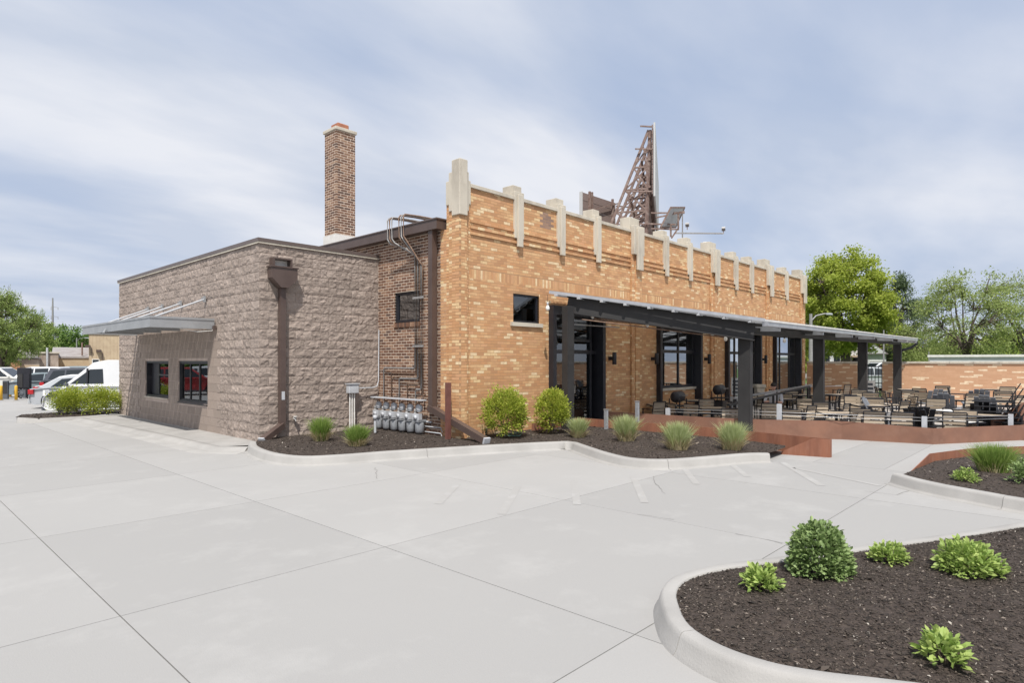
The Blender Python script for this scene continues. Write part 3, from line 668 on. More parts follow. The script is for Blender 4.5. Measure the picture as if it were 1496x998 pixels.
# plaque / meter vent, hose bib
# downspout beside the pier with its chute
ds = MB().box(8.66, 8.80, 10.56, 10.70, .66, 4.66).build('downspout', M['brown'], bb)
ch_a = Vector((8.71, 10.60, .74)); ch_b = Vector((8.60, 8.80, .19))
ch = MB().bar(ch_a+Vector((0, .1, .02)), ch_b, .14, .13); ch.build('downspout_chute', M['brown'], bb)
dd = (ch_b-ch_a).normalized(); MB().bar(ch_b-dd*.02, ch_b+dd*.025, .155, .145).build('chute_mouth', M['boxgrey'], bb)
tag(box('guard_post', 8.50, 8.60, 9.86, 9.94, .0, 1.33, M['redpost']), 'rust red steel post standing before the corner pier, crossed by the diagonal rain chute', 'post')
# ================================================================ CHIMNEY
chx0, chy0, cs = 9.05, 15.15, .60
ch_t = empty('chimney', (0, 0, 0), 'tall slim brick chimney with clay flue and white painted foot', 'chimney')
mc = Masonry(); zb_, zt_ = 5.28, 8.15
mc.wall('-x', chx0, chy0, chy0+cs, zb_, zt_, M['red'], bl=.187, j=.017, bh=.052, jit=.001)
mc.wall('-y', chy0, chx0+.05, chx0+cs, zb_, zt_, M['red'], bl=.187, j=.017, bh=.052, jit=.001, off=.5)
mc.wall('+x', chx0+cs, chy0+.05, chy0+cs, zb_, zt_, M['red'], bl=.187, j=.017, bh=.052, jit=.001)
mc.build(ch_t, 300)
box('mortar_core', chx0+.003, chx0+cs-.003, chy0+.003, chy0+cs-.003, zb_-.05, zt_-.003, M['red_mortar'], ch_t)
box('painted_foot', chx0-.03, chx0+cs+.03, chy0-.03, chy0+cs+.03, 4.72, zb_-.002, M['white'], ch_t)
box('capstone', chx0-.04, chx0+cs+.04, chy0-.04, chy0+cs+.04, zt_+.002, zt_+.09, M['stone'], ch_t, bevel=.01)
MB().box(chx0+.12, chx0+cs-.12, chy0+.12, chy0+cs-.12, zt_+.09, zt_+.27).build('flue', M['clay'], ch_t, bevel=.02)
# ================================================================ BLOCK BUILDING
BX, BY, BXE, BYE, BZ = 5.87, 12.87, 8.85, 22.98, 4.31
kb = empty('block_building', (0, 0, 0), 'low mauve brown split-face block addition with a drive-up window under a metal awning', 'building')
W1 = (18.42, 20.38, .76, 1.79); W2 = (15.68, 17.67, .72, 1.79)
bhh = .2032; bw = .4064; jn = .010
def block_mesh(w_, h_, rough, seed, axis):
    rr = random.Random(seed); nx, nz = (max(2, round(w_/.058)), 4) if rough else (2, 1)
    vs = []; sx_, sz_ = rr.uniform(0, 50), rr.uniform(0, 50); tilt = rr.uniform(-1, 1), rr.uniform(-1, 1)
    for k in range(nz+1):
        for i in range(nx+1):
            u = i/nx; v = k/nz; edge = i in (0, nx) or k in (0, nz)
            if rough:
                big = noise.noise(Vector((u*w_*7+sx_, v*h_*9, sz_)))*.020; fine = rr.uniform(-.008, .008)
                d = .012+big+fine+.004*(tilt[0]*(u-.5)+tilt[1]*(v-.5)); d = max(.001, min(.034, d))
                if edge: d = max(.0, min(.016, d*.55))
            else: d = rr.uniform(0, .001)
            jx = 0 if i in (0, nx) or not rough else rr.uniform(-.02, .02); jz = 0 if k in (0, nz) or not rough else rr.uniform(-.014, .014)
            vs.append((-w_/2+u*w_+jx, -d, -h_/2+v*h_+jz))
    W_ = nx+1; fs = []
    for k in range(nz):
        for i in range(nx):
            q = (k*W_+i, k*W_+i+1, (k+1)*W_+i+1, (k+1)*W_+i)
            fs += [(q[0], q[1], q[2]), (q[0], q[2], q[3])] if rr.random() < .5 else [(q[0], q[1], q[3]), (q[1], q[2], q[3])]
    n = len(vs)
    rim = [i for i in range(nx+1)]+[k*W_+nx for k in range(1, nz+1)]+[nz*W_+i for i in range(nx-1, -1, -1)]+[k*W_ for k in range(nz-1, 0, -1)]
    for r_ in rim: vs.append((vs[r_][0], .02, vs[r_][2]))
    m_ = len(rim)
    for i in range(m_): fs.append((rim[(i+1) % m_], rim[i], n+i, n+(i+1) % m_))
    if axis == 'x': vs = [(y, -x, z) for x, y, z in vs]
    me = bpy.data.meshes.new('block'); me.from_pydata(vs, [], fs); me.update(); flat(me); me.materials.append(M['block'] if rough else M['block_s'])
    return me
bcache = {}; items = []
def put_block(ax, a, b, za, zb, rough):
    holes_ = [W1, W2] if ax == 'x' else []
    for h in holes_:
        if a < h[1]-.01 and b > h[0]+.01 and za < h[3]-.03 and zb > h[2]+.03:
            if a < h[0]-.05: put_block(ax, a, h[0]-.005, za, zb, False)
            if b > h[1]+.05: put_block(ax, h[1]+.005, b, za, zb, False)
            return
    if b-a < .03 or zb-za < .03: return
    items.append((ax, a, b, za, zb, rough))
row = 0; z = BZ-.01-22*bhh
while z < BZ-.05:
    za, zb = max(z, -.1), z+bhh-jn
    a = BY-(0 if row % 2 else .2)
    while a < BYE:
        a1, b1 = max(a, BY), min(a+bw-jn, BYE)
        smooth = 14.95 < (a1+b1)/2 < 20.9 and za < 2.72
        if b1-a1 > .05: put_block('x', a1, b1, za, zb, not smooth)
        a += bw
    a = BX-.004-(0 if row % 2 == 0 else .2)
    while a < BXE:
        a1, b1 = max(a, BX-.004), min(a+bw-jn, BXE)
        if b1-a1 > .05: put_block('y', a1, b1, za, zb, True)
        a += bw
    row += 1; z += bhh
def bscore(it):
    ax, a, b, za, zb, r_ = it; c = Vector((BX, (a+b)/2, (za+zb)/2)) if ax == 'x' else Vector(((a+b)/2, BY, (za+zb)/2)); return (c-Vector((0, 0, H))).length/(1 if ax == 'y' else .9)
items.sort(key=bscore); rest = {True: [], False: []}
for i, (ax, a, b, za, zb, r_) in enumerate(items):
    key = (ax, round(b-a, 2), round(zb-za, 2), r_, R.randrange(16) if r_ else 0)
    if key not in bcache: bcache[key] = block_mesh(b-a, zb-za, r_, hash(str(key)) % 9999 if False else sum(map(ord, str(key)))*7, ax)
    loc = (BX, (a+b)/2, (za+zb)/2) if ax == 'x' else ((a+b)/2, BY, (za+zb)/2)
    if i < 300: o = link('block', bcache[key], kb); o.location = loc
    else: rest[r_].append((bcache[key], loc))
for r_, L_ in rest.items():
    mb = MB()
    for me, loc in L_: mb.add([v.co+Vector(loc) for v in me.vertices], [tuple(p.vertices) for p in me.polygons])
    me = bpy.data.meshes.new('block'); me.from_pydata(mb.v, [], mb.f); me.update(); flat(me); link('block', me, kb, M['block'] if r_ else M['block_s'], kind='stuff')
mb = MB(); q = .012
ys = [(BY+.3, W2[0], -.1, BZ), (W2[0], W2[1], -.1, W2[2]), (W2[0], W2[1], W2[3], BZ), (W2[1], W1[0], -.1, BZ), (W1[0], W1[1], -.1, W1[2]), (W1[0], W1[1], W1[3], BZ), (W1[1], BYE, -.1, BZ)]
for a, b, c, d in ys: mb.box(BX+.0045, BX+.2, a, b, c, d)
mb.box(BX+.0046, BXE, BY+.0045, BY+.3, -.1, BZ); mb.box(BX+.2, BXE, BYE-.2, BYE-.003, -.1, BZ)
mb.build('wall', M['block_mortar'], kb)
box('roof', BX+.2, BXE-.01, BY+.3, BYE-.2, 4.1, 4.15, M['greyroof'], kb)
c_ = MB().box(BX-.055, BX+.24, BY-.055, BYE+.03, BZ+.012, BZ+.085).box(BX+.24, BXE-.005, BY-.055, BY+.3, BZ+.0125, BZ+.0845).build('parapet_cap', M['coping_m'], kb)
MB().box(BX-.045, BX-.036, BY-.045, BYE+.02, BZ-.028, BZ+.012).box(BX-.036, BXE-.005, BY-.045, BY-.036, BZ-.028, BZ+.0118).build('cap_drip_edge', M['stone'], kb)
# drive-up windows
def dwin(y0, y1, z0, z1, sliding):
    f = MB(); xa, xb = BX+.03, BX+.15; fr = .055
    f.box(xa, xb, y0, y0+fr, z0, z1).box(xa, xb, y1-fr, y1, z0, z1).box(xa, xb, y0+fr, y1-fr, z0, z0+fr).box(xa, xb, y0+fr, y1-fr, z1-fr, z1)
    fo = f.build('window_frame', M['black'], kb)
    MB().box(BX-.03, BX+.16, y0+.01, y1-.01, z0-.03, z0-.003).build('sill', M['stone' if not sliding else 'black'], fo)
    n = 3 if sliding else 2
    for k in range(n):
        a = y0+fr+(y1-y0-2*fr)*k/n; b = y0+fr+(y1-y0-2*fr)*(k+1)/n
        if not sliding and k == 1: MB().box(xa+.12, xa+.14, a, b, z0+fr, z1-fr).build('open_reveal', M['black'], fo); continue
        MB().box(xa+.05, xa+.06, a+.03, b-.03, z0+fr+.03, z1-fr-.03).build('pane', M['glass'], fo)
        s_ = MB().box(xa+.03, xa+.08, a, a+.03, z0+fr, z1-fr).box(xa+.03, xa+.08, b-.03, b, z0+fr, z1-fr).box(xa+.03, xa+.08, a+.03, b-.03, z0+fr, z0+fr+.03).box(xa+.03, xa+.08, a+.03, b-.03, z1-fr-.03, z1-fr); s_.build('sash', M['char'], fo)
        if not sliding: MB().box(xa+.03, xa+.075, a+.03, b-.03, (z0+z1)/2-.02+.12, (z0+z1)/2+.02+.12).build('sash_rail', M['black'], fo)
    MB().box(BX+.35, BX+.7, y0+.25, y0+.8, z0-.2, z0+.35).build('counter_unit', M['boxgrey'], fo); MB().box(BX+.4, BX+.42, y0+1.05, y0+1.3, z0+.4, z0+.8).build('menu_screen', M['white'], fo); MB().box(BX+.5, BX+.75, y1-.55, y1-.25, z0-.1, z0+.55).build('dispenser', M['redlens'] if sliding else M['meter'], fo)
    MB().box(BX+.9, BX+.92, y0-.2, y1+.2, z0-.3, z1+.3).build('room_back', M['interior'], fo)
dwin(*W1, False); dwin(*W2, True)
# awning
AY0, AY1, AX = 15.19, 21.1, 4.47
aw = MB().box(AX, AX+.05, AY0, AY1, 2.56, 2.77).box(AX+.05, BX-.03, AY0, AY0+.05, 2.56, 2.77).box(AX+.05, BX-.03, AY1-.05, AY1, 2.56, 2.77).build('awning', M['alu'], kb)
MB().box(AX-.015, AX-.0005, AY0-.015, AY1, 2.745, 2.79).box(AX, BX-.03, AY0-.015, AY0-.0005, 2.745, 2.79).box(AX-.012, AX-.0005, AY0-.012, AY1, 2.54, 2.58).box(AX, BX-.03, AY0-.012, AY0-.0005, 2.54, 2.58).build('awning_lip', M['alu'], aw)
mb = MB(); y = AY0+.06
while y < AY1-.3: mb.box(AX+.06, BX-.04, y, y+.28, 2.63, 2.645+R.uniform(0, .004)); y += .3
mb.build('awning_deck', M['alu'], aw)
mb = MB()
for y in (AY0+.7, AY0+2.2, AY0+3.7, AY0+5.2): mb.box(AX+.06, BX-.04, y, y+.08, 2.57, 2.628)
mb.build('awning_beam', M['alu'], aw)
for y in (15.73, 17.34, 18.75, 19.96):
    r_ = MB().tube([(AX+.16, y, 2.77), (BX-.05, y, 3.29)], .02, 8).build('tie_rod', M['boxgrey'], kb)
    MB().box(BX-.07, BX-.03, y-.04, y+.04, 3.22, 3.36).box(BX-.12, BX-.07, y-.012, y+.012, 3.24, 3.33).build('rod_bracket', M['alu'], r_)
MB().tube([(AX+1.38, AY0-.02, 2.6), (AX+1.3, AY0-.05, 2.5), (AX+1.0, AY0+.02, 2.47), (AX+.7, AY0+.1, 2.52), (AX+.55, AY0+.2, 2.6)], .008, 6).build('awning_cable', M['white'], aw)
MB().box(BX-.09, BX-.02, AY0-.1, AY0-.03, 2.52, 2.62).build('wall_bracket', M['brown'], kb)
MB().tube([(AX-.03, 18.6, 2.60), (AX-.1, 18.5, 2.5)], [.02, .035], 8).build('awning_lamp', M['alu'], aw)
# conductor head and downspout on the front
hx0, hx1 = 6.03, 6.60; hy = BY-.25; pts = [(hx0, 3.78), (hx0, 3.56), (hx0+.20, 3.36), (hx1-.20, 3.36), (hx1, 3.56), (hx1, 3.78)]
hd = MB().prism(pts, 'y', hy, BY-.03).build('conductor_head', M['brown'], kb)
MB().box(hx0-.025, hx1+.025, hy-.02, BY-.03, 3.782, 3.81).build('head_rim', M['brown'], hd)
MB().box(hx0+.04, hx0+.08, BY-.22, BY-.03, 3.81, 3.96).box(hx1-.14, hx1-.1, BY-.22, BY-.03, 3.81, 3.96).box(hx0+.04, hx1-.1, BY-.22, BY-.03, 3.96, 3.99).build('scupper', M['brown'], hd)
MB().box(hx0+.08, hx1-.14, BY-.05, BY-.035, 3.812, 3.955).build('scupper_opening', M['white'], hd)
dsp = MB().box(6.265, 6.385, BY-.145, BY-.025, .40, 3.36).build('downspout', M['brown'], kb)
MB().box(6.29, 6.36, BY-.151, BY-.1455, .95, 1.13).build('white_tag', M['boxgrey'], dsp)
pa, pb = Vector((6.33, BY-.10, .40)), Vector((5.78, BY-.33, .135))
MB().bar(pa, pb, .13, .12).build('downspout_chute', M['brown'], kb); d_ = (pb-pa).normalized(); MB().bar(pb-d_*.01, pb+d_*.03, .145, .135).build('chute_mouth', M['boxgrey'], kb)
# ================================================================ WALL FITTINGS
gp = empty('gas_piping', (8.7, 11.5, 0), 'bundle of parallel gas pipes bending over the roof edge and branching down to the meters', 'gas pipes')
def lp(pts): return [tuple(Vector(p)-Vector((8.7, 11.5, 0))) for p in pts]
ym = [12.55, 12.24, 11.93, 11.62, 11.31, 11.0]
for i in range(6):
    y = 11.33-.052*i-(0 if i < 3 else .02); x = 8.79; off = .36+.11*i+(0.1 if i > 2 else 0); zt = 4.18+.05*(i % 3)
    yt = 12.02-.085*i-(.19 if i > 2 else 0)
    zb = 1.62-.12*i
    pts = [(9.9, yt-.5, 5.02), (8.95, yt-.02, 5.14), (8.56, yt, 5.12), (8.52, yt, 5.06), (8.52, yt, 4.62), (8.56, yt-.06, 4.52), (x-.03, y+.06, 4.02+.06*(5-i)), (x, y, 3.95+.05*(5-i)), (x, y, zb+.03), (x, y+.03, zb), (x, ym[i]-.04, zb), (x, ym[i], zb-.04), (x, ym[i], .82)]
    MB().tube(lp(pts), .019, 7).build('pipe', M['galv'] if i % 2 == 0 else M['rustpipe'], gp)
for z in (3.2, 2.1): MB().box(.04, .065, -.52, -.14, z, z+.05).build('pipe_strap', M['galv'], gp)
MB().box(-.19, -.02, -.72, 1.2, .905, .93).build('meter_shelf', M['boxgrey'], gp)
MB().tube(lp([(8.80, 12.85, .42), (8.80, 10.75, .42)]), .025, 7).build('header_pipe', M['boxgrey'], gp)
for z in (.2, .32): MB().tube(lp([(8.78, 10.95, z), (8.78, 10.4, z), (8.80, 10.38, z-.1)]), .012, 6).build('side_pipe', M['boxgrey'], gp)
def meter():
    t = empty('gas_meter', (0, 0, 0), 'x', 'gas meter', 'gas meters in a row')
    b = MB(); b.lathe([(.02, -.15), (.075, -.14), (.10, -.10), (.105, 0), (.105, .06), (.10, .10), (.09, .12)], (0, 0, 0), 14)
    b.box(-.12, .12, -.10, .10, .12, .16); b.build('meter_body', M['meter'], t)
    MB().box(-.115, -.02, -.105, .105, .165, .30).lathe([(.05, -.145), (.052, -.12)], (0, 0, .22), 12, 'x').build('index_box', M['boxgrey'], t)
    MB().lathe([(.02, -.05), (.085, -.045), (.09, -.01), (.09, .01), (.085, .03), (.03, .05)], (-.02, -.02, .42), 14, 'x').lathe([(.035, 0), (.035, .09)], (-.02, -.02, .34), 8).build('regulator', M['boxgrey'], t)
    MB().lathe([(.028, -.03), (.03, 0), (.028, .03)], (-.06, .08, .30), 8, 'x').lathe([(.05, -.02), (.06, 0), (.05, .02)], (-.03, .085, .36), 10, 'y').build('valve', M['galv'], t)
    MB().tube([(0, .07, .28), (0, .07, .5), (0, .05, .53), (0, -.02, .53)], .016, 7).build('riser', M['rustpipe'], t)
    return t
mt = tree_of(meter())
mlab = ['leftmost gas meter of the row, beside the block wall corner', 'second grey gas meter from the block wall corner', 'third grey gas meter from the block wall corner', 'fourth grey gas meter, just past the middle of the row', 'grey gas meter second from the brown downspout', 'gas meter nearest the brown downspout, rightmost of the row']
for i in range(6): place(mt, i == 0, (8.66, ym[i], .31), R.uniform(-.1, .1), mlab[i], 'gas meters in a row')
# electrical box and conduits on the block wall
eb = empty('electrical_box', (8.02, BY-.06, 0), 'pale grey electrical box on three white conduits against the block wall', 'utility box')
MB().box(-.12, .14, -.16, -.02, 1.03, 1.24).build('enclosure', M['boxgrey'], eb, bevel=.008); MB().box(-.14, .16, -.18, 0, 1.242, 1.26).build('box_lid', M['boxgrey'], eb)
for k in (-.06, 0, .06): MB().tube([(k, -.09, 1.03), (k, -.09, .12)], .017, 7).build('conduit', M['white'], eb)
MB().tube([(.14, -.06, 1.14), (.6, -.05, 1.14), (.72, -.05, 1.17), (.765, -.05, 1.3), (.775, -.05, 2.55)], .014, 7).build('conduit', M['boxgrey'], eb)
t = empty('hose_bib', (6.62, BY-.04, .52), 'small white tap low on the block wall right of its downspout', 'tap')
MB().lathe([(.03, -.08), (.03, 0)], (0, 0, 0), 8, 'y').lathe([(.045, .0), (.045, .015)], (0, -.07, .04), 10).build('tap_body', M['white'], t); MB().tube([(0, -.06, 0), (0, -.1, -.06)], .015, 6).build('spout', M['galv'], t)
t = empty('standpipe', (8.1, 11.9, .1), 'short pale standpipe rising from the mulch between grass tuft and gas meters', 'pipe'); MB().tube([(0, 0, 0), (0, 0, .36)], .03, 8).build('stem', M['boxgrey'], t); MB().lathe([(.05, .36), (.05, .44), (.02, .46)], n=10).build('cap', M['boxgrey'], t)
tag(MB().tube([(9.35, 9.6, .14), (9.3, 9.5, .34), (9.55, 9.42, .40), (9.85, 9.4, .26), (10.2, 9.3, .17), (9.9, 9.1, .16), (9.5, 9.3, .18), (9.9, 9.5, .17), (10.3, 9.4, .15)], .016, 7).build('garden_hose', M['hose']), 'green garden hose looping out of the mulch beside the round bush', 'hose')
# wall lights
def sconce():
    t = empty('wall_light', (0, 0, 0), 'x', 'wall light', 'up and down wall lights')
    MB().lathe([(.055, -.17), (.06, -.165), (.06, .165), (.055, .17)], (0, -.17, 0), 14).build('lamp_tube', M['black'], t); MB().box(-.05, .05, -.12, -.0, -.05, .05).build('wall_mount', M['black'], t)
    return t
sc = tree_of(sconce())
for i, (x, lb) in enumerate([(14.45, 'black cylinder wall light just right of the first black doorway'), (16.72, 'black cylinder wall light touching the second black opening on its left'), (20.25, 'black cylinder wall light right of the second black opening'), (25.3, 'black cylinder wall light right of the third black opening')]): place(sc, i == 0, (x, YF-.002, 1.86), 0, lb, 'up and down wall lights')
# ================================================================ CANOPY
cn = empty('patio_canopy', (14.2, 5.95, -.25), 'charcoal steel patio canopy with corrugated metal roof sloping from the facade', 'canopy')
def cl(b, name, m, **k):
    o = b.build(name, m, cn, **k); o.matrix_parent_inverse = Matrix.Translation((-14.2, -5.95, .25)); return o
A0 = Vector((11.75, 9.78, 3.44)); A1 = Vector((14.05, 5.52, 2.66)); E1 = Vector((30.5, 5.60, 2.72)); W1_ = Vector((30.45, 9.78, 3.44))
# corrugated sheets, ribs running down the slope
def roof_pt(u, v):   # u along X 0..1 , v 0 = wall, 1 = eave
    top = A0.lerp(W1_, u); bot = A1.lerp(E1, u); return top.lerp(bot, v)
NS = 14
for sidx in range(NS):
    u0, u1 = sidx/NS, (sidx+1)/NS-.0004; n = 36; vs = []; fs = []
    for i in range(n+1):
        u = u0+(u1-u0)*i/n; zz = .028*(1 if (i//1) % 4 < 2 else -1)*.5+(.003 if sidx % 2 else 0)
        for v in (0, 1.03): p = roof_pt(u, v); vs.append(p+Vector((0, 0, .04+zz)))
    fs = [(2*i, 2*i+1, 2*i+3, 2*i+2) for i in range(n)]
    b = MB(); b.add(vs, fs); b.add([v-Vector((0, 0, .004)) for v in vs], [f[::-1] for f in fs])
    cl(b, 'roof_sheet', M['sheet'])
# rake trim along the oblique left edge and gutter at the eave
cl(MB().bar(A0+Vector((-.03, 0, .045)), A1+Vector((-.03, -.12, .045)), .05, .075), 'rake_trim', M['roofmetal'])
gdir = (E1-A1).normalized()
cl(MB().bar(A1+Vector((-.02, -.12, -.035)), E1+Vector((.05, -.12, -.035)), .13, .11), 'gutter', M['roofmetal'])
cl(MB().bar(A1+Vector((-.02, -.195, .02)), E1+Vector((.05, -.195, .02)), .015, .025), 'gutter_lip', M['white'])
C1 = Vector((11.98, 9.33, 0)); 
c1 = D(830, 15.0); c1.z = 0
COLS = [(c1.x, c1.y, 3.12, .1), (14.22, 5.93, 2.42, -.25), (19.65, 5.98, 2.44, -.25), (24.5, 6.0, 2.46, -.25), (29.8, 6.0, 2.5, -.25)]
for i, (x, y, zt, zb) in enumerate(COLS):
    # wide flange section: web and two flanges
    W_, Dp = .15, .29
    if i == 0: W_, Dp = .26, .17
    b = MB().box(x-W_/2, x+W_/2, y-Dp/2, y-Dp/2+.022, zb, zt).box(x-W_/2, x+W_/2, y+Dp/2-.022, y+Dp/2, zb, zt).box(x-W_/2+.006, x+W_/2-.02, y-Dp/2+.022, y+Dp/2-.022, zb, zt)
    co = cl(b, 'column', M['char'])
    q = MB().box(x-.2, x+.2, y-.2, y+.2, zb, zb+.02).build('base_plate', M['char'], co); 
# oblique deep beam above columns one and two, eave beam along the rest
ra = A0.lerp(A1, .07)+Vector((.16, 0, -.20)); rb_ = A1+Vector((.16, .2, -.20))
cl(MB().bar(ra, rb_, .12, .38), 'rake_beam', M['char'])
cl(MB().bar(ra+Vector((-.005, 0, .19)), rb_+Vector((-.005, 0, .19)), .26, .024), 'beam_flange', M['char'])
cl(MB().bar(ra+Vector((-.005, 0, -.195)), rb_+Vector((-.005, 0, -.195)), .26, .024), 'beam_flange', M['char'])
cl(MB().bar((14.1, 5.93, 2.50), (30.2, 6.0, 2.56), .12, .16), 'eave_beam', M['char'])
cl(MB().bar((14.1, 5.93, 2.425), (30.2, 6.0, 2.485), .22, .02), 'beam_flange', M['char'])
for i in range(1, 8):
    u = i/8; a = roof_pt(u, .02)+Vector((0, 0, -.12)); b_ = roof_pt(u, .97)+Vector((0, 0, -.10)); cl(MB().bar(a, b_, .09, .15), 'rafter', M['char'])
for k in range(9):
    v = .04+.92*k/8; a = roof_pt(0, v)+Vector((-.10, 0, -.005)); b_ = roof_pt(1, v)+Vector((0, 0, -.005)); cl(MB().bar(a, b_, .06, .055), 'purlin', M['galv'] if False else M['boxgrey'])
# outriggers at the gutter
for x in (15.0, 18.2, 21.0, 23.6, 26.2, 28.6, 30.3):
    z = A1.z+(E1.z-A1.z)*(x-14)/16.5; cl(MB().bar((x, 6.0, z-.10), (x, 5.42, z-.12), .07, .11), 'outrigger', M['boxgrey'])
cl(MB().tube([(30.42, 5.44, 2.62), (30.42, 5.44, 2.5), (30.36, 5.6, 2.36), (30.15, 5.9, 2.24), (30.1, 5.98, 2.1), (30.1, 5.98, -.2)], .055, 8), 'downspout', M['black'])
# conduits and string bulbs under the roof
cl(MB().tube([(12.15, 9.1, 2.80), (13.9, 6.3, 2.34)], .015, 7), 'conduit', M['rustpipe'])
cl(MB().tube([(11.9, 9.45, 2.70), (14.3, 9.45, 2.70)], .014, 7), 'conduit', M['galv'])
cl(MB().tube([(12.4, 8.9, 2.82), (18.5, 7.9, 2.62)], .03, 8), 'conduit', M['rustpipe'])
for i, (px, py, f) in enumerate([(800, 449, 14.6), (866, 461, 15.2), (946, 473, 15.6), (1041, 487, 15.8), (1060, 494, 16.4), (1146, 497, 18.5)]):
    p = D(px, f); p.z = ZH(py, f)
    t = empty('string_light', p, ['clear bulb hanging at the left end of the canopy beside the small window', 'white bulb hanging against the first black doorway', 'cluster bulb hanging before the brick between first and second openings', 'large clear bulb under the canopy just left of the thick column', 'small bulb half hidden beside the thick column', 'faint bulb under the canopy over the fourth opening'][i], 'light bulb', 'bulbs strung under the canopy')
    MB().lathe([(.018, .09), (.02, .05), (.045, .0), (.05, -.03), (.035, -.07), (.01, -.085)], n=12).build('bulb', M['bulb'], t); MB().lathe([(.022, .05), (.022, .12)], n=8).build('socket', M['black'] if i % 2 else M['boxgrey'], t); MB().tube([(0, 0, .12), (0, 0, .3)], .004, 5).build('flex', M['black'], t)
# ================================================================ WEATHERING STEEL WALLS
def steel_wall(name, path, z0, zt, m, label, th=.012):
    t = empty(name, (path[0][0], path[0][1], 0), label, 'planter wall')
    ox = Vector((path[0][0], path[0][1], 0))
    for i in range(len(path)-1):
        a = Vector((*path[i], 0))-ox; b = Vector((*path[i+1], 0))-ox; d = (b-a).normalized(); n = Vector((-d.y, d.x, 0))*th
        za, zb = (zt(path[i]), zt(path[i+1])) if callable(zt) else (zt, zt)
        vs = [a+Vector((0, 0, z0)), b+Vector((0, 0, z0)), b+Vector((0, 0, zb)), a+Vector((0, 0, za))]; vs += [v+n for v in vs]
        MB().add(vs, [(0, 1, 2, 3), (7, 6, 5, 4), (0, 4, 5, 1), (1, 5, 6, 2), (2, 6, 7, 3), (3, 7, 4, 0)]).build('steel_plate', m, t)
    return t
steel_wall('steel_planter_wall', [(12.70, 9.6), (12.76, 7.9), (12.80, 6.0), (12.62, 4.9), (12.5, 4.2), (12.42, 3.56)], -.05, .335, M['corten'], 'low rust orange steel wall edging the front mulch bed')
steel_wall('steel_planter_wall', [(10.9, 9.62), (12.69, 9.62)], -.05, .33, M['corten'], 'short rusty steel edge behind the two round bushes at the facade')
t = empty('steel_planter_wall', (12.14, 4.37, 0), 'tapering rusty steel end plate where the front bed meets the walkway', 'planter wall')
vs = [(0, 0, -.03), (.2, -.81, -.03), (.2, -.81, .335), (.13, -.53, .34), (0, 0, .05)]; vs2 = [(x+.012, y, z) for x, y, z in vs]
MB().add(vs+vs2, [(0, 1, 2, 3, 4), (9, 8, 7, 6, 5)]+[(i, 5+i, 5+(i+1) % 5, (i+1) % 5) for i in range(5)]).build('steel_plate', M['corten'], t)
MB().add([(.213, -.81, -.03), (.3, -.81, -.03), (.3, -.81, .335), (.213, -.81, .335), (.213, -.80, -.03), (.3, -.80, -.03), (.3, -.80, .335), (.213, -.80, .335)], [(0, 1, 2, 3), (7, 6, 5, 4), (0, 4, 5, 1), (1, 5, 6, 2), (2, 6, 7, 3), (3, 7, 4, 0)]).build('steel_plate', M['corten'], t)
steel_wall('steel_retaining_wall', WB[:7], -.3, lambda p: .42 if p[1] > 3 else .345, M['corten_b'], 'long rusty brown steel retaining wall round the sunken patio')
box('retaining_wall_backing', 21.5, 31.0, -3.2, -3.0, -.3, .4, M['corten_b'], None, kind='structure')
t = steel_wall('steel_stringer', [(18.05, 1.75), (19.2, 1.05), (20.6, .2)], -.25, lambda p: .42+(p[0]-18.05)*.45, M['corten_b'], 'sloping rusty steel stringer rising at the right edge behind the stacked chairs')
steel_wall('steel_planter_wall', [(10.38, 2.09), (11.0, 2.02), (12.28, 2.0), (13.45, 1.62), (14.5, .95), (16.0, -.1)], -.03, lambda p: .04+.20*min(1, (p[0]-10.38)/1.6), M['corten'], 'low dark rusty steel edge rising behind the right hand grass bed')
# raised end of the front bed behind the planter wall, and the walk
# ================================================================ RAILING
rl = empty('patio_railing', (14.0, 7.4, 0), 'low cable railing with pale posts along the top of the patio wall', 'railing')
def rloc(p): return Vector(p)-Vector((14.0, 7.4, 0))
posts = []
def along(px):
    x, y = ray(px); best = None
    for i in range(len(WB)-1):
        a, b = Vector(WB[i]), Vector(WB[i+1]); d = b-a; den = x*d.y-y*d.x
        if abs(den) < 1e-9: continue
        s = (a.x*d.y-a.y*d.x)/den; u = (s*y-a.y)/d.y if abs(d.y) > 1e-6 else 0
        if -1e-6 <= u <= 1 and s > 0: 
            if best is None or s < best[0]: best = (s, a+d*u)
    return best[1]
for px, hh in [(976, .17), (1140, .36), (1285, .0), (1354, .24), (1481, .24)]:
    if hh == 0: continue
    q = along(px); p = Vector((q.x+.10, q.y+.06, 0)); zt = .42 if p.y > 3 else .345; posts.append((p, zt+hh))
    a = rloc(p); MB().box(a.x-.045, a.x+.045, a.y-.045, a.y+.045, -.24, zt+hh).build('post', M['boxgrey'], rl)
for dz in (-.03, -.10):
    pts = [rloc((p.x, p.y, min(zt, .62 if p.y > 3 else .59)+dz)) for p, zt in posts]
    MB().tube(pts, .005, 6).build('cable', M['wire'], rl)
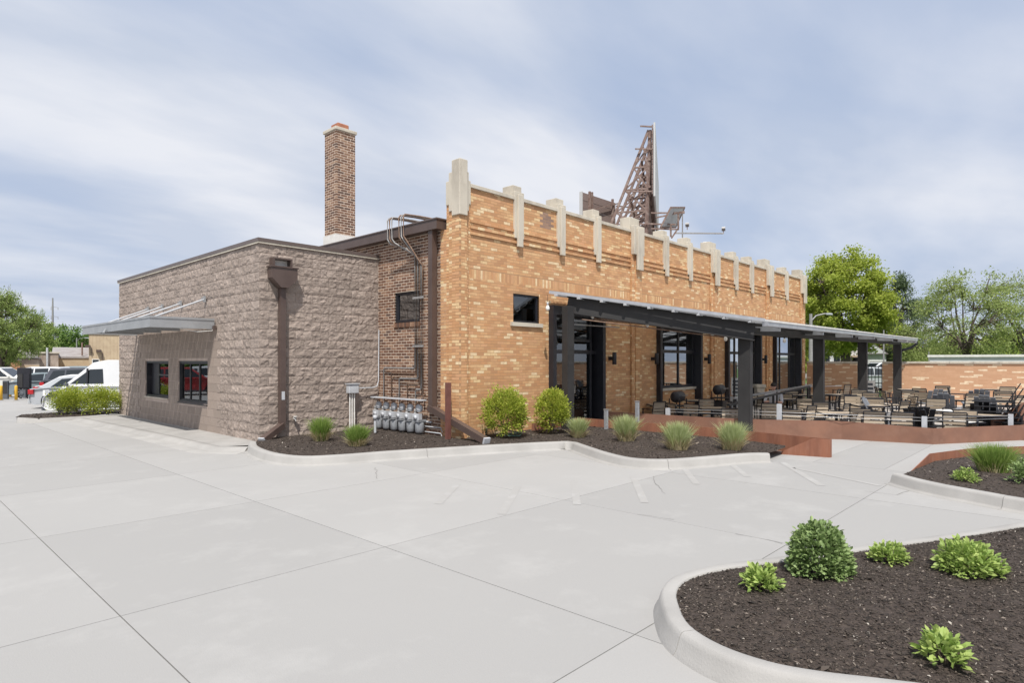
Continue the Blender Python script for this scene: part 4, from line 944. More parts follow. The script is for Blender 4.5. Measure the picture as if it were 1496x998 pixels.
# far end post + handrail of the entrance ramp
hr = empty('ramp_handrail', (15.6, 6.4, -.25), 'dark sloping handrail rising beside the thick column towards the patio tables', 'handrail')
def hl(p): return Vector(p)-Vector((15.6, 6.4, -.25))
a, b = D(1064, 15.5), D(1182, 19.5); a.z = ZH(592, 15.5); b.z = ZH(565, 19.5)
MB().bar(hl(a), hl(b), .07, .05).build('rail', M['char'], hr)
b2 = D(1072, 16.2); b2.z = ZH(582, 16.2); b3 = D(1185, 20.4); b3.z = ZH(563, 20.4); MB().bar(hl(b2), hl(b3), .05, .05).build('rail', M['galv'], hr)
for k in (.02, .5, .98):
    p = a.lerp(b, k); MB().bar(hl((p.x, p.y, -.25)), hl((p.x, p.y, p.z)), .05).build('post', M['char'], hr)
    p = b2.lerp(b3, k); MB().bar(hl((p.x, p.y, -.25)), hl((p.x, p.y, p.z)), .04).build('post', M['char'], hr)
c3 = D(1330, 24); MB().tube([hl(b), hl((b.x+1.2, b.y-.6, b.z))], .012, 6).build('cable', M['wire'], hr)
for px, zt, lb in [(724, .95, 0), (881, .90, 0)]: pass
pp = [(932, 14.9, .86, 'pale flat bollard post at the left end of the patio walk'), (726+0, 0, 0, '')]
def bollard(px, f, zt, label, m):
    p = D(px, f); t = empty('bollard', (p.x, p.y, 0), label, 'bollard'); MB().box(-.03, .03, -.05, .05, -.05, zt).build('post_body', m, t, bevel=.01); MB().box(-.035, .035, -.055, .055, zt, zt+.02).build('cap', M['galv'], t)
bollard(931, 15.0, .80, 'pale grey flat post beside the chairs at the left end of the patio', M['meter'])
bollard(885.5, 14.75, .62, 'short pale grey post standing right of the first black doorway', M['meter'])
# ================================================================ FENCE
fw = empty('fence_wall', (30.6, 9.8, -.3), 'long tan brick garden wall with pale bricks and stone coping closing the patio', 'wall')
gy0, gy1 = 6.73, 7.72
mf = Masonry()
for a, b in [(gy1, 9.84), (-6, gy0)]: mf.wall('-x', 0, a-9.8, b-9.8, 0, 1.985, M['fence_brick'], bl=.29, bh=.060, j=.008, th=.05, jit=.0007)
mf.wall('+x', .2, -15.8, 0.04, 0, 1.98, M['fence_brick'], bl=.29, bh=.12, j=.008, th=.05, holes=[(gy0-9.8, gy1-9.8, -1, 9)])
mf.build(fw, 300)
mb = MB()
for a, b in [(gy1, 9.84), (-6, gy0)]: mb.box(.002, .193, a+.004-9.8, b-.004-9.8, -.05, 1.98)
mb.build('wall_core', M['fence_mortar'], fw)
for a, b in [(gy1, 9.84), (-6, gy0)]:
    y = b
    while y > a: 
        y2 = max(a, y-.8); MB().box(-.05, .25, y2+.003-9.8, y-.003-9.8, 1.985, 2.07).build('coping_stone', M['stone'], fw, bevel=.008); y = y2
gt = empty('iron_gate', (30.7, gy0, -.25), 'black iron bar gate in the gap of the brick garden wall', 'gate')
for z in (.12, 1.05, 1.78): MB().box(-.02, .02, .02, gy1-gy0-.02, z, z+.04).build('rail', M['black'], gt)
for k in range(8): y = .04+k*(gy1-gy0-.08)/7; MB().box(-.012, .012, y-.012, y+.012, .08, 1.84).build('bar', M['black'], gt)
box('patio_floor', 13.6, 31.0, -3.0, 9.86, -.29, -.25, M['paver'], None, kind='structure')
box('patio_step', 14.2, 15.2, 9.0, 9.5, -.25, -.2, M['paver'], None, kind='structure')
# ================================================================ BILLBOARD on the roof
bbd = empty('roof_billboard', (22.4, 13.2, 4.72), 'big rusty steel truss billboard seen edge-on above the parapet', 'billboard')
def bl_(p): return Vector(p)-Vector((22.4, 13.2, 4.72))
dirp = Vector((.874, .486, 0)).normalized(); nrm = Vector((-dirp.y, dirp.x, 0))   # back of the board faces left
P0 = D(954, 24.8); Lb = 9.0; zt_b, zb_b = ZH(181, 24.8), ZH(283, 24.8)
def bp_(s, off, z): q = P0+dirp*s+nrm*off; return bl_((q.x, q.y, z))
for k in range(14):
    z0_ = zb_b+(zt_b-zb_b)*k/14; z1_ = zb_b+(zt_b-zb_b)*(k+1)/14-.015
    vs = [bp_(0, 0, z0_), bp_(Lb, 0, z0_), bp_(Lb, 0, z1_), bp_(0, 0, z1_), bp_(0, .05, z0_), bp_(Lb, .05, z0_), bp_(Lb, .05, z1_), bp_(0, .05, z1_)]
    MB().add(vs, [(0, 1, 2, 3), (7, 6, 5, 4), (0, 4, 5, 1), (1, 5, 6, 2), (2, 6, 7, 3), (3, 7, 4, 0)]).build('board', M['wood_b'], bbd)
vs = [bp_(-.05, -.09, zb_b-.1), bp_(Lb, -.09, zb_b-.1), bp_(Lb, -.09, zt_b+.05), bp_(-.05, -.09, zt_b+.05), bp_(-.05, -.02, zb_b-.1), bp_(Lb, -.02, zb_b-.1), bp_(Lb, -.02, zt_b+.05), bp_(-.05, -.02, zt_b+.05)]
MB().add(vs, [(0, 1, 2, 3), (7, 6, 5, 4), (0, 4, 5, 1), (1, 5, 6, 2), (2, 6, 7, 3), (3, 7, 4, 0)]).build('board_face', M['boardwhite'], bbd)
for i in range(7):
    s = .1+i*1.45; zt_i = zt_b-.2; ft = .35
    post = MB().bar(bp_(s, ft, 4.72), bp_(s, .12, zt_i), .11, .11).build('truss_post', M['rust'], bbd)
    MB().bar(bp_(s, 2.75, 4.72), bp_(s, .18, zt_i), .10, .10).build('truss_leg', M['rust'], bbd)
    for k in range(6):
        z = 5.2+k*(zt_i-5.6)/6.2; q = (z-4.72)/(zt_i-4.72); MB().bar(bp_(s, ft*(1-q)+.12*q, z), bp_(s, 2.75*(1-q)+.18*q, z), .06).build('truss_tie', M['rust'], bbd)
        z2 = z+(zt_i-5.6)/6.2; q2 = (z2-4.72)/(zt_i-4.72)
        if q2 < .95: MB().bar(bp_(s, ft*(1-q)+.12*q, z), bp_(s, 2.75*(1-q2)+.18*q2, z2), .06).bar(bp_(s, ft*(1-q2)+.12*q2, z2), bp_(s, 2.75*(1-q)+.18*q, z), .05).build('truss_brace', M['rust'], bbd)
for z, o in [(zb_b+.3, .14), (zt_b-.5, .14), ((zb_b+zt_b)/2, .14), (5.6, 1.75), (7.0, 1.3), (8.4, .9), (zt_b-1.4, .45)]: MB().bar(bp_(0, o, z), bp_(Lb, o, z), .08).build('waler', M['rust'], bbd)
for z, o, l in [(zt_b-.1, .5, .0), (zt_b-1.0, .7, .1), (8.6, 1.05, .3), (7.3, 1.5, .3)]: MB().bar(bp_(0, .05, z), bp_(-.1, o, z+.03), .05).build('stub_arm', M['rust'], bbd)
# catwalk and its lamps
cw0 = D(962, 23.5); mbm = MB()
def cwp(px, py, f): p = D(px, f); return bl_((p.x, p.y, ZH(py, f)))
fr_ = MB()
c = [cwp(965, 332, 24), cwp(980, 303, 24), cwp(1000, 303, 25.5), cwp(987, 332, 25.5)]
for i in range(4): fr_.bar(c[i], c[(i+1) % 4], .06)
for k in range(1, 5): fr_.bar(c[0].lerp(c[1], k/5), c[3].lerp(c[2], k/5), .018)
fr_.build('catwalk_frame', M['rust'], bbd)
MB().add([c[0], c[1], c[2], c[3]]+[v-Vector((0, 0, .015)) for v in c], [(0, 1, 2, 3), (7, 6, 5, 4), (0, 4, 5, 1), (1, 5, 6, 2), (2, 6, 7, 3), (3, 7, 4, 0)]).build('catwalk_mesh', M['boxgrey'], bbd)
for a_, b_ in [((951, 311), (1000, 311)), ((950, 327), (987, 328)), ((980, 329), (980, 346)), ((991, 312), (991, 333)), ((991, 333), (981, 348)), ((951, 334), (992, 335)), ((958, 318), (1000, 309))]:
    MB().bar(cwp(*a_, 24.5), cwp(*b_, 24.5), .055).build('catwalk_strut', M['rust'], bbd)
MB().bar(cwp(997, 312, 24.5), cwp(997, 360, 24.5), .035).build('lamp_mast', M['galv'], bbd)
MB().bar(cwp(985, 340.5, 24.5), cwp(1057, 341, 24.5), .05).build('lamp_arm', M['galv'], bbd)
for i, (px, py, f) in enumerate([(1004, 330, 24.5), (1057, 336, 24.5), (1030, 358, 24.3)]):
    p = D(px, f); z = ZH(py, f); t = empty('flood_lamp', (p.x, p.y, z), ['tilted floodlight beside the billboard catwalk', 'floodlight at the far end of the long billboard lamp arm', 'low floodlight just above the parapet between two finials'][i], 'floodlight', 'billboard floodlights', rz=.4)
    rot = Matrix.Rotation(.5, 3, 'Y')
    MB().cbox((0, 0, .04), (.17, .14, .07), rot).build('lamp_housing', M['galv'], t); MB().cbox((.04, 0, .085), (.15, .12, .012), rot).build('lamp_lens', M['lampglass'], t); MB().bar((0, 0, -.15), (0, 0, .02), .03).build('yoke', M['rust'], t)
# second, smaller board seen from behind
sb = empty('small_billboard', (21.6, 16, 4.72), 'small brown plank billboard seen from behind, left of the truss', 'billboard')
x0_, x1_ = 21.35, 23.9; z_t, z_b = 9.05, 7.3
for k in range(5): a_ = z_b+(z_t-z_b)*k/5; MB().box(x0_-21.6, x1_-21.6, 0, .05, a_-4.72+.01, a_+(z_t-z_b)/5-4.72-.012).build('plank', M['wood_b'], sb)
for x in (x0_+.45, x0_+.62, x1_-.35): MB().box(x-21.6, x-21.6+.07, -.1, -.003, 0, z_t-4.72+.1).build('upright', M['rust'], sb)
MB().bar((x0_+.4-21.6, -.13, z_t-4.72-.75), (x1_-21.6+.0, -.13, z_t-4.72-.05), .05).bar((x1_-21.6, -.05, z_t-4.72-.15), (x1_-21.6+1.3, -.3, z_t-4.72-.05), .05).build('brace', M['rust'], sb)
MB().box(x0_-21.6-.05, x0_-21.6-.002, -.05, .1, z_b-4.72, z_t-4.72).build('edge_strip', M['boardwhite'], sb)
# ================================================================ PATIO FURNITURE
def fz(x): return -.25+.25*max(0, min(1, (x-17)/6))
bpy.data.objects['patio_floor'].data = MB().add([(13.6, -3.2, -.25), (17, -3.2, -.25), (23, -3.2, 0), (31.05, -3.2, 0), (13.6, 9.87, -.25), (17, 9.87, -.25), (23, 9.87, 0), (31.05, 9.87, 0)], [(0, 1, 5, 4), (1, 2, 6, 5), (2, 3, 7, 6)]).mesh('patio_floor')
bpy.data.objects['patio_floor'].data.materials.append(M['paver'])
def solve(px, py, h):
    x, y = ray(px); f = 12.0
    for _ in range(400):
        if ZH(py, f) <= h+fz(x*f) or f > 27: break
        f += .04
    q_ = along(px); f = max(f, q_.length/math.hypot(x, y)+.75)
    f = min(f, 29.6/x, (9.35/y) if y > 0 else 99)
    return Vector((x*f, y*f, fz(x*f)))
VA = math.atan2(CA, CB)-PI/2
def RA(px): x, y = ray(px); return math.atan2(y, x)-PI/2
def slat_chair():
    t = empty('slat_chair', (0, 0, 0), 'x', 'chair'); m = M['black']; b = MB
    for sx in (-.23, .23):
        b().bar((sx, .22, 0), (sx*.98, .20, .64), .028).build('leg', m, t)
        b().tube([(sx, -.24, 0), (sx, -.19, .42), (sx*.97, -.27, .86)], .015, 6).build('leg', m, t)
        b().bar((sx, .235, .645), (sx, -.22, .655), .035, .02).build('armrest', m, t)
    b().box(-.23, .23, -.2, -.17, .40, .43).box(-.23, .23, .17, .2, .40, .43).box(-.235, -.205, -.17, .17, .40, .43).box(.205, .235, -.17, .17, .40, .43).build('seat_frame', m, t)
    b().bar((-.22, -.275, .865), (.22, -.275, .865), .028).build('back_frame', m, t)
    for k in range(4): y = -.15+k*.093; b().box(-.225, .225, y, y+.075, .432, .446).build('seat_slat', M['slat'], t)
    for k in range(4):
        z = .50+k*.092; y = -.205-(z-.45)*.155; b().bar((-.215, y+.02, z+.035), (.215, y+.02, z+.035), .014, .076, up=(0, .155, 1)).build('back_slat', M['slat'], t)
    return t
def table(w_=.76, top='slat', base='black'):
    t = empty('patio_table', (0, 0, 0), 'x', 'table'); m = M[base]; n = 6; s = w_/n
    for k in range(n): MB().box(-w_/2+k*s+.003, -w_/2+(k+1)*s-.003, -w_/2+.02, w_/2-.02, .715, .74).build('top_slat', M[top], t)
    MB().box(-w_/2, w_/2, -w_/2, -w_/2+.018, .70, .742).box(-w_/2, w_/2, w_/2-.018, w_/2, .70, .742).box(-w_/2-.012, -w_/2, -w_/2, w_/2, .70, .742).box(w_/2, w_/2+.012, -w_/2, w_/2, .70, .742).build('top_frame', m, t)
    MB().lathe([(.04, .02), (.035, .05), (.035, .70)], n=10).build('pedestal', m, t); MB().box(-.28, .28, -.035, .035, 0, .025).box(-.035, .035, -.28, -.036, 0, .024).box(-.035, .035, .036, .28, 0, .024).build('base', m, t)
    return t
def adirondack(m):
    t = empty('adirondack_chair', (0, 0, 0), 'x', 'chair')
    for k in range(4):
        x = -.25+k*.128; hgt = [.93, .98, .98, .93][k]
        a = Vector((x+.058, -.12, .26)); bb_ = Vector((x+.058, -.12-.38*(hgt-.26)/.72, hgt)); MB().bar(a, bb_, .022, .112, up=(1, 0, 0)).build('back_slat', m, t)
    for k in range(5): y = -.10+k*.105; MB().bar((-.27, y, .27+.10*k/4), (.27, y, .27+.10*k/4), .092, .02).build('seat_slat', m, t)
    for sx in (-.31, .31):
        MB().box(sx-.06, sx+.06, -.38, .40, .535, .558).build('armrest', m, t)
        MB().box(sx-.025+.0, sx+.025, .27, .36, 0, .534).build('leg', m, t); MB().bar((sx*.9, .36, .33), (sx*.9, -.50, .03), .024, .12).build('leg', m, t)
    MB().box(-.29, .29, -.40, -.375, .45, .53).build('back_rail', m, t)
    return t
sch = tree_of(slat_chair()); fst = True
chairs = [(955, 587, 40, 'slatted chair farthest left, in the shade beside the pale flat post'), (993, 590, -60, 'slatted chair seen from the side just left of the second opening'), (1003, 592, 150, 'slatted chair turned towards the rail left of the small table'),
 (1030, 583, 10, 'slatted chair pushed to the table under the second wall light'), (1052, 588, 100, 'slatted chair seen side-on, left of the thick column'), (1068, 600, 0, 'slatted chair with its back to the rail touching the thick column'),
 (1085+30, 574, 10, 'slatted chair far back by the third opening'), (1124, 589, 5, 'broad beige backed chair just right of the thick column by the handrail'), (1152, 571, 20, 'far slatted chair under the fourth opening glass'), (1144, 577, 170, 'slatted chair behind the seated person'),
 (1172, 593, 60, 'pale slatted chair leaning towards the rail right of the person'), (1180, 582, -20, 'slatted chair against the left side of the second tall column'), (1168, 569, 60, 'slatted chair by the end of the facade'), (1213, 569, 80, 'side-on slatted chair just right of the second tall column'),
 (1229, 562, 60, 'tilted slatted chair in front of the garden wall, left of the gate'), (1239, 568, 110, 'second tilted slatted chair left of the gate'), (1222, 590, 70, 'dark slatted chair over the long wooden table'), (1254, 570, 5, 'slatted chair facing the iron gate from the left'), (1250, 580, 200, 'slatted chair between gate and nearer table, left of the third column'),
 (1272, 574, 0, 'slatted chair right of the third column below the gate'), (1278, 584, 180, 'slatted chair facing us right of the third column'), (1292, 566, -80, 'side-on slatted chair at the right edge of the gate'), (1303, 572, -70, 'side-on slatted chair left of the fourth column'), (1257, 597, 0, 'wide beige chair back just behind the steel wall, right of the wooden table'),
 (1276, 604, 5, 'lowest beige chair back touching the steel wall left of the grey reclined chair'), (1327, 571, 10, 'slatted chair just right of the end column'), (1350, 568, -30, 'slatted chair with beige back half behind a grey lounge chair'), (1376, 564, 5, 'slatted chair with its top against the garden wall, middle'), (1399, 567, -85, 'slatted chair seen exactly side-on before the garden wall'),
 (1340, 574, 150, 'dark slatted chair facing the table right of the end column'), (1410, 604, 180, 'slatted chair tucked below the low white table'), (1465, 572, 0, 'slatted chair at the far right before the garden wall'), (1470, 566, 170, 'rearmost slatted chair at the far right table'), (1491, 578, 20, 'slatted chair cut by the right edge of the picture'), (1395, 611, 0, 'slatted chair close behind the short pale corner post'),
 (1192, 588, 30, 'slatted chair half hidden behind the second tall column'), (1203, 579, -40, 'slatted chair peeking out right of the second tall column'), (1236, 577, 15, 'dark slatted chair behind the long wooden table'), (1160, 600, -10, 'slatted chair low behind the steel wall right of the handrail'), (1308, 586, 60, 'slatted chair beside the end column, side-on'), (1320, 580, 120, 'slatted chair right against the end column'), (1415, 575, 30, 'slatted chair half behind the straight backed grey lounge chair'),
 (1444, 571, -40, 'slatted chair between two grey lounge chairs near the garden wall'), (1082, 577, 60, 'slatted chair peeping out left of the thick column'), (1140, 570, -60, 'rearmost slatted chair before the third opening'), (1365, 584, 170, 'slatted chair facing the grey lounge chairs'), (1315, 603, 10, 'slatted chair low behind the steel wall below the end column')]
for px, py, d, lb in chairs:
    p = solve(px, py, .86); place(sch, fst, p, RA(px)+math.radians(d), lb, 'slatted patio chairs'); fst = False
tb = tree_of(table()); fst = True
tables = [(968, 590, 0, 'small slatted table in the shade by the left end of the patio'), (1020, 585, 0, 'slatted table below the grill cart'), (1040, 596, 0, 'slatted table nearest the rail left of the thick column'), (1090+25, 581, 0, 'slatted table just right of the thick column'), (1150, 583, 0, 'slatted table beside the seated person'), (1170, 577, 0, 'slatted table left of the second tall column'),
 (1222, 603, 0, 'large pale wooden table top right behind the steel wall'), (1212, 576, 0, 'slatted table right of the second tall column'), (1264, 580, 0, 'slatted table behind the third tall column'), (1270, 592, 0, 'low broad slatted table right of the third column'), (1331, 569, 0, 'slatted table before the garden wall by the end column'), (1424, 600, 0, 'beige slatted table beside the stack of black chairs'),
 (1358, 607, 0, 'beige slatted table behind the pale corner post'), (1455, 569, 0, 'slatted table against the garden wall at the far right'), (1435, 606, 0, 'second beige slatted table in front of the chair stack')]
for px, py, d, lb in tables: p = solve(px, py, .74); place(tb, fst, p, RA(px)+.3+R.uniform(-.1, .1), lb, 'slatted patio tables'); fst = False
wt = tree_of(table(.7, 'white', 'black')); fst = True
for px, py, lb in [(1384, 600, 'white topped low table among the grey lounge chairs'), (1402, 616, 'white topped table closest to the steel wall')]: p = solve(px, py, .62); o = place(wt, fst, p, VA+.4, lb, 'white topped tables'); o.scale = (1, 1, .84); fst = False
ad = tree_of(adirondack(M['greywood'])); fst = True
for px, py, d, lb in [(1291, 581, -100, 'grey reclined lounge chair seen side-on just left of the end column'), (1361, 568, 20, 'grey lounge chair partly hidden behind another, right of the end column'), (1381, 574, -5, 'grey lounge chair with three wide back boards facing away, centre of the group'), (1428, 568, 5, 'grey lounge chair with a tall straight back before the garden wall'), (1452, 577, -25, 'grey lounge chair with a plain dark back left of the stack')]:
    p = solve(px, py, .98); place(ad, fst, p, RA(px)+math.radians(d), lb, 'grey lounge chairs'); fst = False
ab = tree_of(adirondack(M['blackwood'])); fst = True
stk = solve(1466, 601, .98)
for px, py, d, lb in [(1436, 586, 0, 'black lounge chair with split back beside the chair stack'), (1337, 593, 20, 'left one of two black lounge chairs right behind the steel wall'), (1353, 594, -30, 'right one of two black lounge chairs right behind the steel wall')]:
    p = solve(px, py, .98); place(ab, fst, p, RA(px)+math.radians(d), lb, 'black lounge chairs'); fst = False
for k, lb in enumerate(['black lounge chair at the bottom of the stack', 'second black lounge chair up in the stack', 'third black lounge chair up in the stack', 'fourth black lounge chair up in the stack', 'black lounge chair on top of the stack']):
    place(ab, False, (stk.x+.05*k, stk.y+.05*k, stk.z+.01+.115*k), VA+math.radians(50), lb, 'stacked black lounge chairs')
# grills / heaters near the wall
def grill():
    t = empty('grill_cart', (0, 0, 0), 'x', 'grill'); m = M['black']
    MB().lathe([(.03, -.40), (.16, -.38), (.18, -.3), (.18, .3), (.16, .38), (.03, .40)], (0, 0, 1.0), 16, 'x').build('grill_drum', m, t)
    for x in (-.35, .35):
        for y in (-.2, .2): MB().bar((x, y, 0), (x, y, .95), .035).build('leg', m, t)
    MB().box(-.42, .42, -.26, .26, .70, .73).build('shelf', M['char'], t); MB().box(-.34, .34, -.24, .24, .12, .62).build('cabinet', m, t); MB().tube([(-.2, -.25, 1.05), (-.2, -.31, 1.05), (.2, -.31, 1.05), (.2, -.25, 1.05)], .012, 6).build('handle', M['galv'], t)
    return t
gr = tree_of(grill())
for i, (px, f, lb) in enumerate([(975, 19.0, 'black drum grill on a cart inside the second black opening view, left one'), (1040, 21.0, 'black drum grill on a cart against the brick between second and third openings')]):
    p = D(px, f); p.y = min(p.y, 9.2); place(gr, i == 0, (p.x, p.y, fz(p.x)), .1, lb, 'drum grills').scale = (.75, .8, .95)
t = empty('planter_urn', (23.6, 9.3, 0), 'pale tall planter standing in the third black opening right of the thick column', 'planter'); MB().lathe([(.14, 0), (.2, .75), (.26, .8), (.26, .9), (.22, .9)], n=4, smooth=False).build('planter_body', M['stone'], t); MB().lathe([(.21, .86), (.01, .87)], n=4, smooth=False).build('soil', M['mulch'], t)
t = empty('sign_board', (29.9, 7.05, 0), 'white board with a dark blue pattern leaning in front of the iron gate', 'sign board'); MB().box(-.02, .02, -.2, .2, .1, .95).build('board', M['white'], t)
for k in range(4): MB().box(-.026, -.0205, -.14+.02*(k % 2), .14, .2+k*.18, .30+k*.18).build('printed_band', M['trimgrey'], t)
# ================================================================ PERSON (seated, bending forward over a table)
def person(loc, rz, label):
    root = empty('person', loc, label, 'person', rz=rz)
    J = [(0, 0, .48), (0, .02, .62), (0, .07, .80), (0, .12, .95), (0, .15, 1.02), (0, .19, 1.08)]      # pelvis .. neck
    Rr = [.15, .135, .15, .13, .055, .055]
    E_ = [(i, i+1) for i in range(5)]
    def chain(start, pts, rs):
        k = start
        for p, r in zip(pts, rs): J.append(p); Rr.append(r); E_.append((k, len(J)-1)); k = len(J)-1
        return k
    hands = []
    for s in (-1, 1):
        chain(0, [(.1*s, .06, .47), (.13*s, .44, .48), (.13*s, .46, .10), (.13*s, .46, .05), (.13*s, .62, .03)], [.10, .075, .05, .045, .035])
        k = chain(3, [(.16*s, .11, .95), (.21*s, .13, .90), (.24*s, .22, .68), (.14*s, .44, .72), (.12*s, .50, .725)], [.07, .06, .042, .032, .03]); hands.append(k)
        for f_ in range(4):
            x = .12*s+(f_-1.5)*.018; l = [.07, .08, .075, .06][f_]; chain(k, [(x, .54, .727), (x, .54+l*.6, .722), (x, .54+l, .71)], [.011, .009, .008])
        chain(k, [(.12*s-.03*s, .52, .72), (.12*s-.045*s, .55, .712)], [.012, .009])
    me = bpy.data.meshes.new('body'); me.from_pydata(J, E_, []); o = link('body', me, root, M['shirt'])
    md = o.modifiers.new('skin', 'SKIN'); ly = me.skin_vertices[0] if me.skin_vertices else None
    for i, r in enumerate(Rr): me.skin_vertices[0].data[i].radius = (r, r*.85 if i < 4 else r)
    me.skin_vertices[0].data[0].use_root = True
    sb_ = o.modifiers.new('sub', 'SUBSURF'); sb_.levels = 2; sb_.render_levels = 2
    bpy.context.view_layer.update(); dg = bpy.context.evaluated_depsgraph_get(); m2 = bpy.data.meshes.new_from_object(o.evaluated_get(dg)); o.modifiers.clear(); o.data = m2
    m2.materials.clear()
    for q in ('shirt', 'skin', 'cloth'): m2.materials.append(M[q])
    for p in m2.polygons:
        c = p.center; p.use_smooth = True
        p.material_index = 2 if (c.z < .56 or (c.y > .3 and c.z < .6)) else (1 if c.z > 1.035 or (c.y > .26 and c.z > .6) else 0)
    # head: egg with brow, nose, chin, eye sockets
    b = MB(); n = 18; prof = []
    vs = []; rows = 14
    for i in range(rows+1):
        th = PI*i/rows; z = math.cos(th)*.115; r = math.sin(th)
        for k in range(n):
            a = 2*PI*k/n; x = r*.078*math.cos(a); y = r*.098*math.sin(a)
            if z < 0: x *= 1+z*1.6; y *= 1+z*1.0
            fr_ = max(0, math.sin(a))**6
            if -.045 < z < .01: y += fr_*.022*(1-abs((z+.02)/.03))*(1 if abs(x) < .02 else 0)     # nose
            if .0 < z < .03 and .018 < abs(x) < .05 and y > 0: y -= .008                              # eyes
            vs.append((x, y, z))
    fs = [(i*n+k, (i+1)*n+k, (i+1)*n+(k+1) % n, i*n+(k+1) % n) for i in range(rows) for k in range(n)]
    b.add(vs, fs, True); h = b.build('head', M['skin'], root); h.location = (0, .22, 1.16); h.rotation_euler = (-.35, 0, .4)
    e = MB(); 
    for s in (-1, 1): e.lathe([(.001, -.006), (.009, 0), (.001, .006)], (s*.03, .088, .013), 8, 'y')
    e.build('eyes', M['hair'], h); MB().box(-.024, .024, .082, .09, -.062, -.055).build('mouth', M['redpost'], h)
    e = MB()
    for s in (-1, 1): e.lathe([(.004, -.008), (.02, -.004), (.022, .004), (.006, .008)], (s*.078, 0, 0), 8, 'x')
    e.build('ears', M['skin'], h)
    hb = MB(); hv = [(x*1.1, y*1.08-.008, z*1.1+.008) for x, y, z in vs]; keep = [f for f in fs if all(hv[i][2] > .035 or hv[i][1] < -.02 and hv[i][2] > -.06 for i in f)]
    hb.add(hv, keep, True); hb.build('hair', M['hair'], h)
    return root
pp_ = solve(1131, 562, 1.22); person(pp_, VA+PI-.5, 'dark haired person in a pale shirt sitting bent forward right of the thick column')
# ================================================================ PLANTS
def foliage_clump(center, rx, rz_, n, size, seed, clumps=40, aspect=.5, up=.5, spread=.16, shell=.6, bottom=-.2):
    g = np.random.default_rng(seed); d = g.normal(size=(clumps, 3)); d /= np.linalg.norm(d, axis=1)[:, None]; d[:, 2] = np.where(d[:, 2] < bottom, -d[:, 2]*.4, d[:, 2])
    rr = g.uniform(shell, 1, clumps)**.6*g.uniform(.85, 1.06, clumps)
    cc = d*rr[:, None]*np.array([rx, rx, rz_]); i = g.integers(0, clumps, n)
    C = cc[i]+g.normal(size=(n, 3))*spread*rx; C[:, 2] = np.maximum(C[:, 2], -rz_*.92)
    dirs = C/np.array([rx, rx, rz_]); C = C+np.array(center)
    return C, dirs, size
def bush(name, loc, rx, h, n, size, m, seed, label, cat, group=None, stems=7, aspect=.5, **k):
    t = empty(name, loc, label, cat, group)
    C, dirs, s = foliage_clump((0, 0, h*.54), rx, h*.5, n, size, seed, **k)
    V, Fq = leaves(C, size, aspect, .5, np.random.default_rng(seed+1), dirs); link('foliage', fastmesh('foliage', V, Fq, m), t)
    b = MB(); rr = random.Random(seed)
    for i in range(stems):
        a = rr.uniform(0, 2*PI); e = rx*rr.uniform(.4, .85)
        b.tube([(0.03*math.cos(a), .03*math.sin(a), -.03), (e*.35*math.cos(a), e*.35*math.sin(a), h*.35), (e*math.cos(a), e*math.sin(a), h*rr.uniform(.6, .85))], [.009, .006, .003], 5)
    b.build('stem', M['twig'], t)
    return t
p = D(738, 13.2); bush('round_bush', (p.x, p.y, .15), .45, .98, 9500, .05, L_lime, 11, 'larger lime green round bush beside the coiled hose', 'bush', 'lime green bushes', clumps=150, spread=.12, stems=12, bottom=-.8)
p = D(807, 13.95); bush('round_bush', (p.x, p.y, .15), .37, .94, 8000, .05, L_lime, 12, 'smaller lime green bush in front of the first black doorway', 'bush', 'lime green bushes', clumps=130, spread=.13, stems=12, bottom=-.8)
for i, (x, y) in enumerate([(4.55, 23.5), (4.85, 23.45), (5.2, 23.0), (5.55, 23.0)]): bush('low_bush', (x, y, .1), .41, .80-.08*(i % 2), 3000, .055, L_lime, 20+i, ['leftmost low green bush before the van wheel', 'second low green bush in front of the white van', 'third low green bush, nearest us in front of the van', 'low green bush touching the rear corner of the block wall'][i], 'bush', 'low bushes by the van', clumps=80, spread=.2, bottom=-.7)
def tuft(loc, rx, h, n, m, label, seed, straw=.25, group=None, wv=.0095):
    t = empty('grass_tuft', loc, label, 'ornamental grass', group)
    g = np.random.default_rng(seed)
    def blades(n, hh, mm, name, base, lean):
        a = g.uniform(0, 2*PI, n); r0 = g.uniform(0, base, n)**.7*base**.3*.8; L_ = hh*g.uniform(.6, 1.08, n); out = lean*g.uniform(.1, 1, n)*(.4+r0/base)
        B = np.stack([np.cos(a)*r0, np.sin(a)*r0, np.zeros(n)-.01], 1); D_ = np.stack([np.cos(a), np.sin(a), np.zeros(n)], 1)+g.normal(size=(n, 3))*.35; D_[:, 2] = 0
        sd = np.stack([-np.sin(a+g.normal(size=n)), np.cos(a+g.normal(size=n)), np.zeros(n)], 1); W_ = wv*g.uniform(.6, 1.2, n)
        pts = []
        for q, wq in ((0, .8), (.4, 1), (.75, .7), (1, .12)):
            P_ = B+D_*(out*L_*(q**1.7))[:, None]+np.array([0, 0, 1])*(L_*q*(1-.25*q*q*out))[:, None]
            pts += [P_-sd*(W_*wq/2)[:, None], P_+sd*(W_*wq/2)[:, None]]
        V = np.stack(pts, 1).reshape(-1, 3); k = np.arange(n)[:, None]*8
        Fq = np.concatenate([k+np.array([[0, 1, 3, 2]])+2*i for i in range(3)]); link(name, fastmesh(name, V, Fq, mm), t)
    blades(n, h*1.05, m, 'green_blades', rx*.55, .5); blades(int(n*straw), h*.55, L_straw, 'straw_blades', rx*.7, .9)
    return t
tg = 'grass tufts along the front bed'
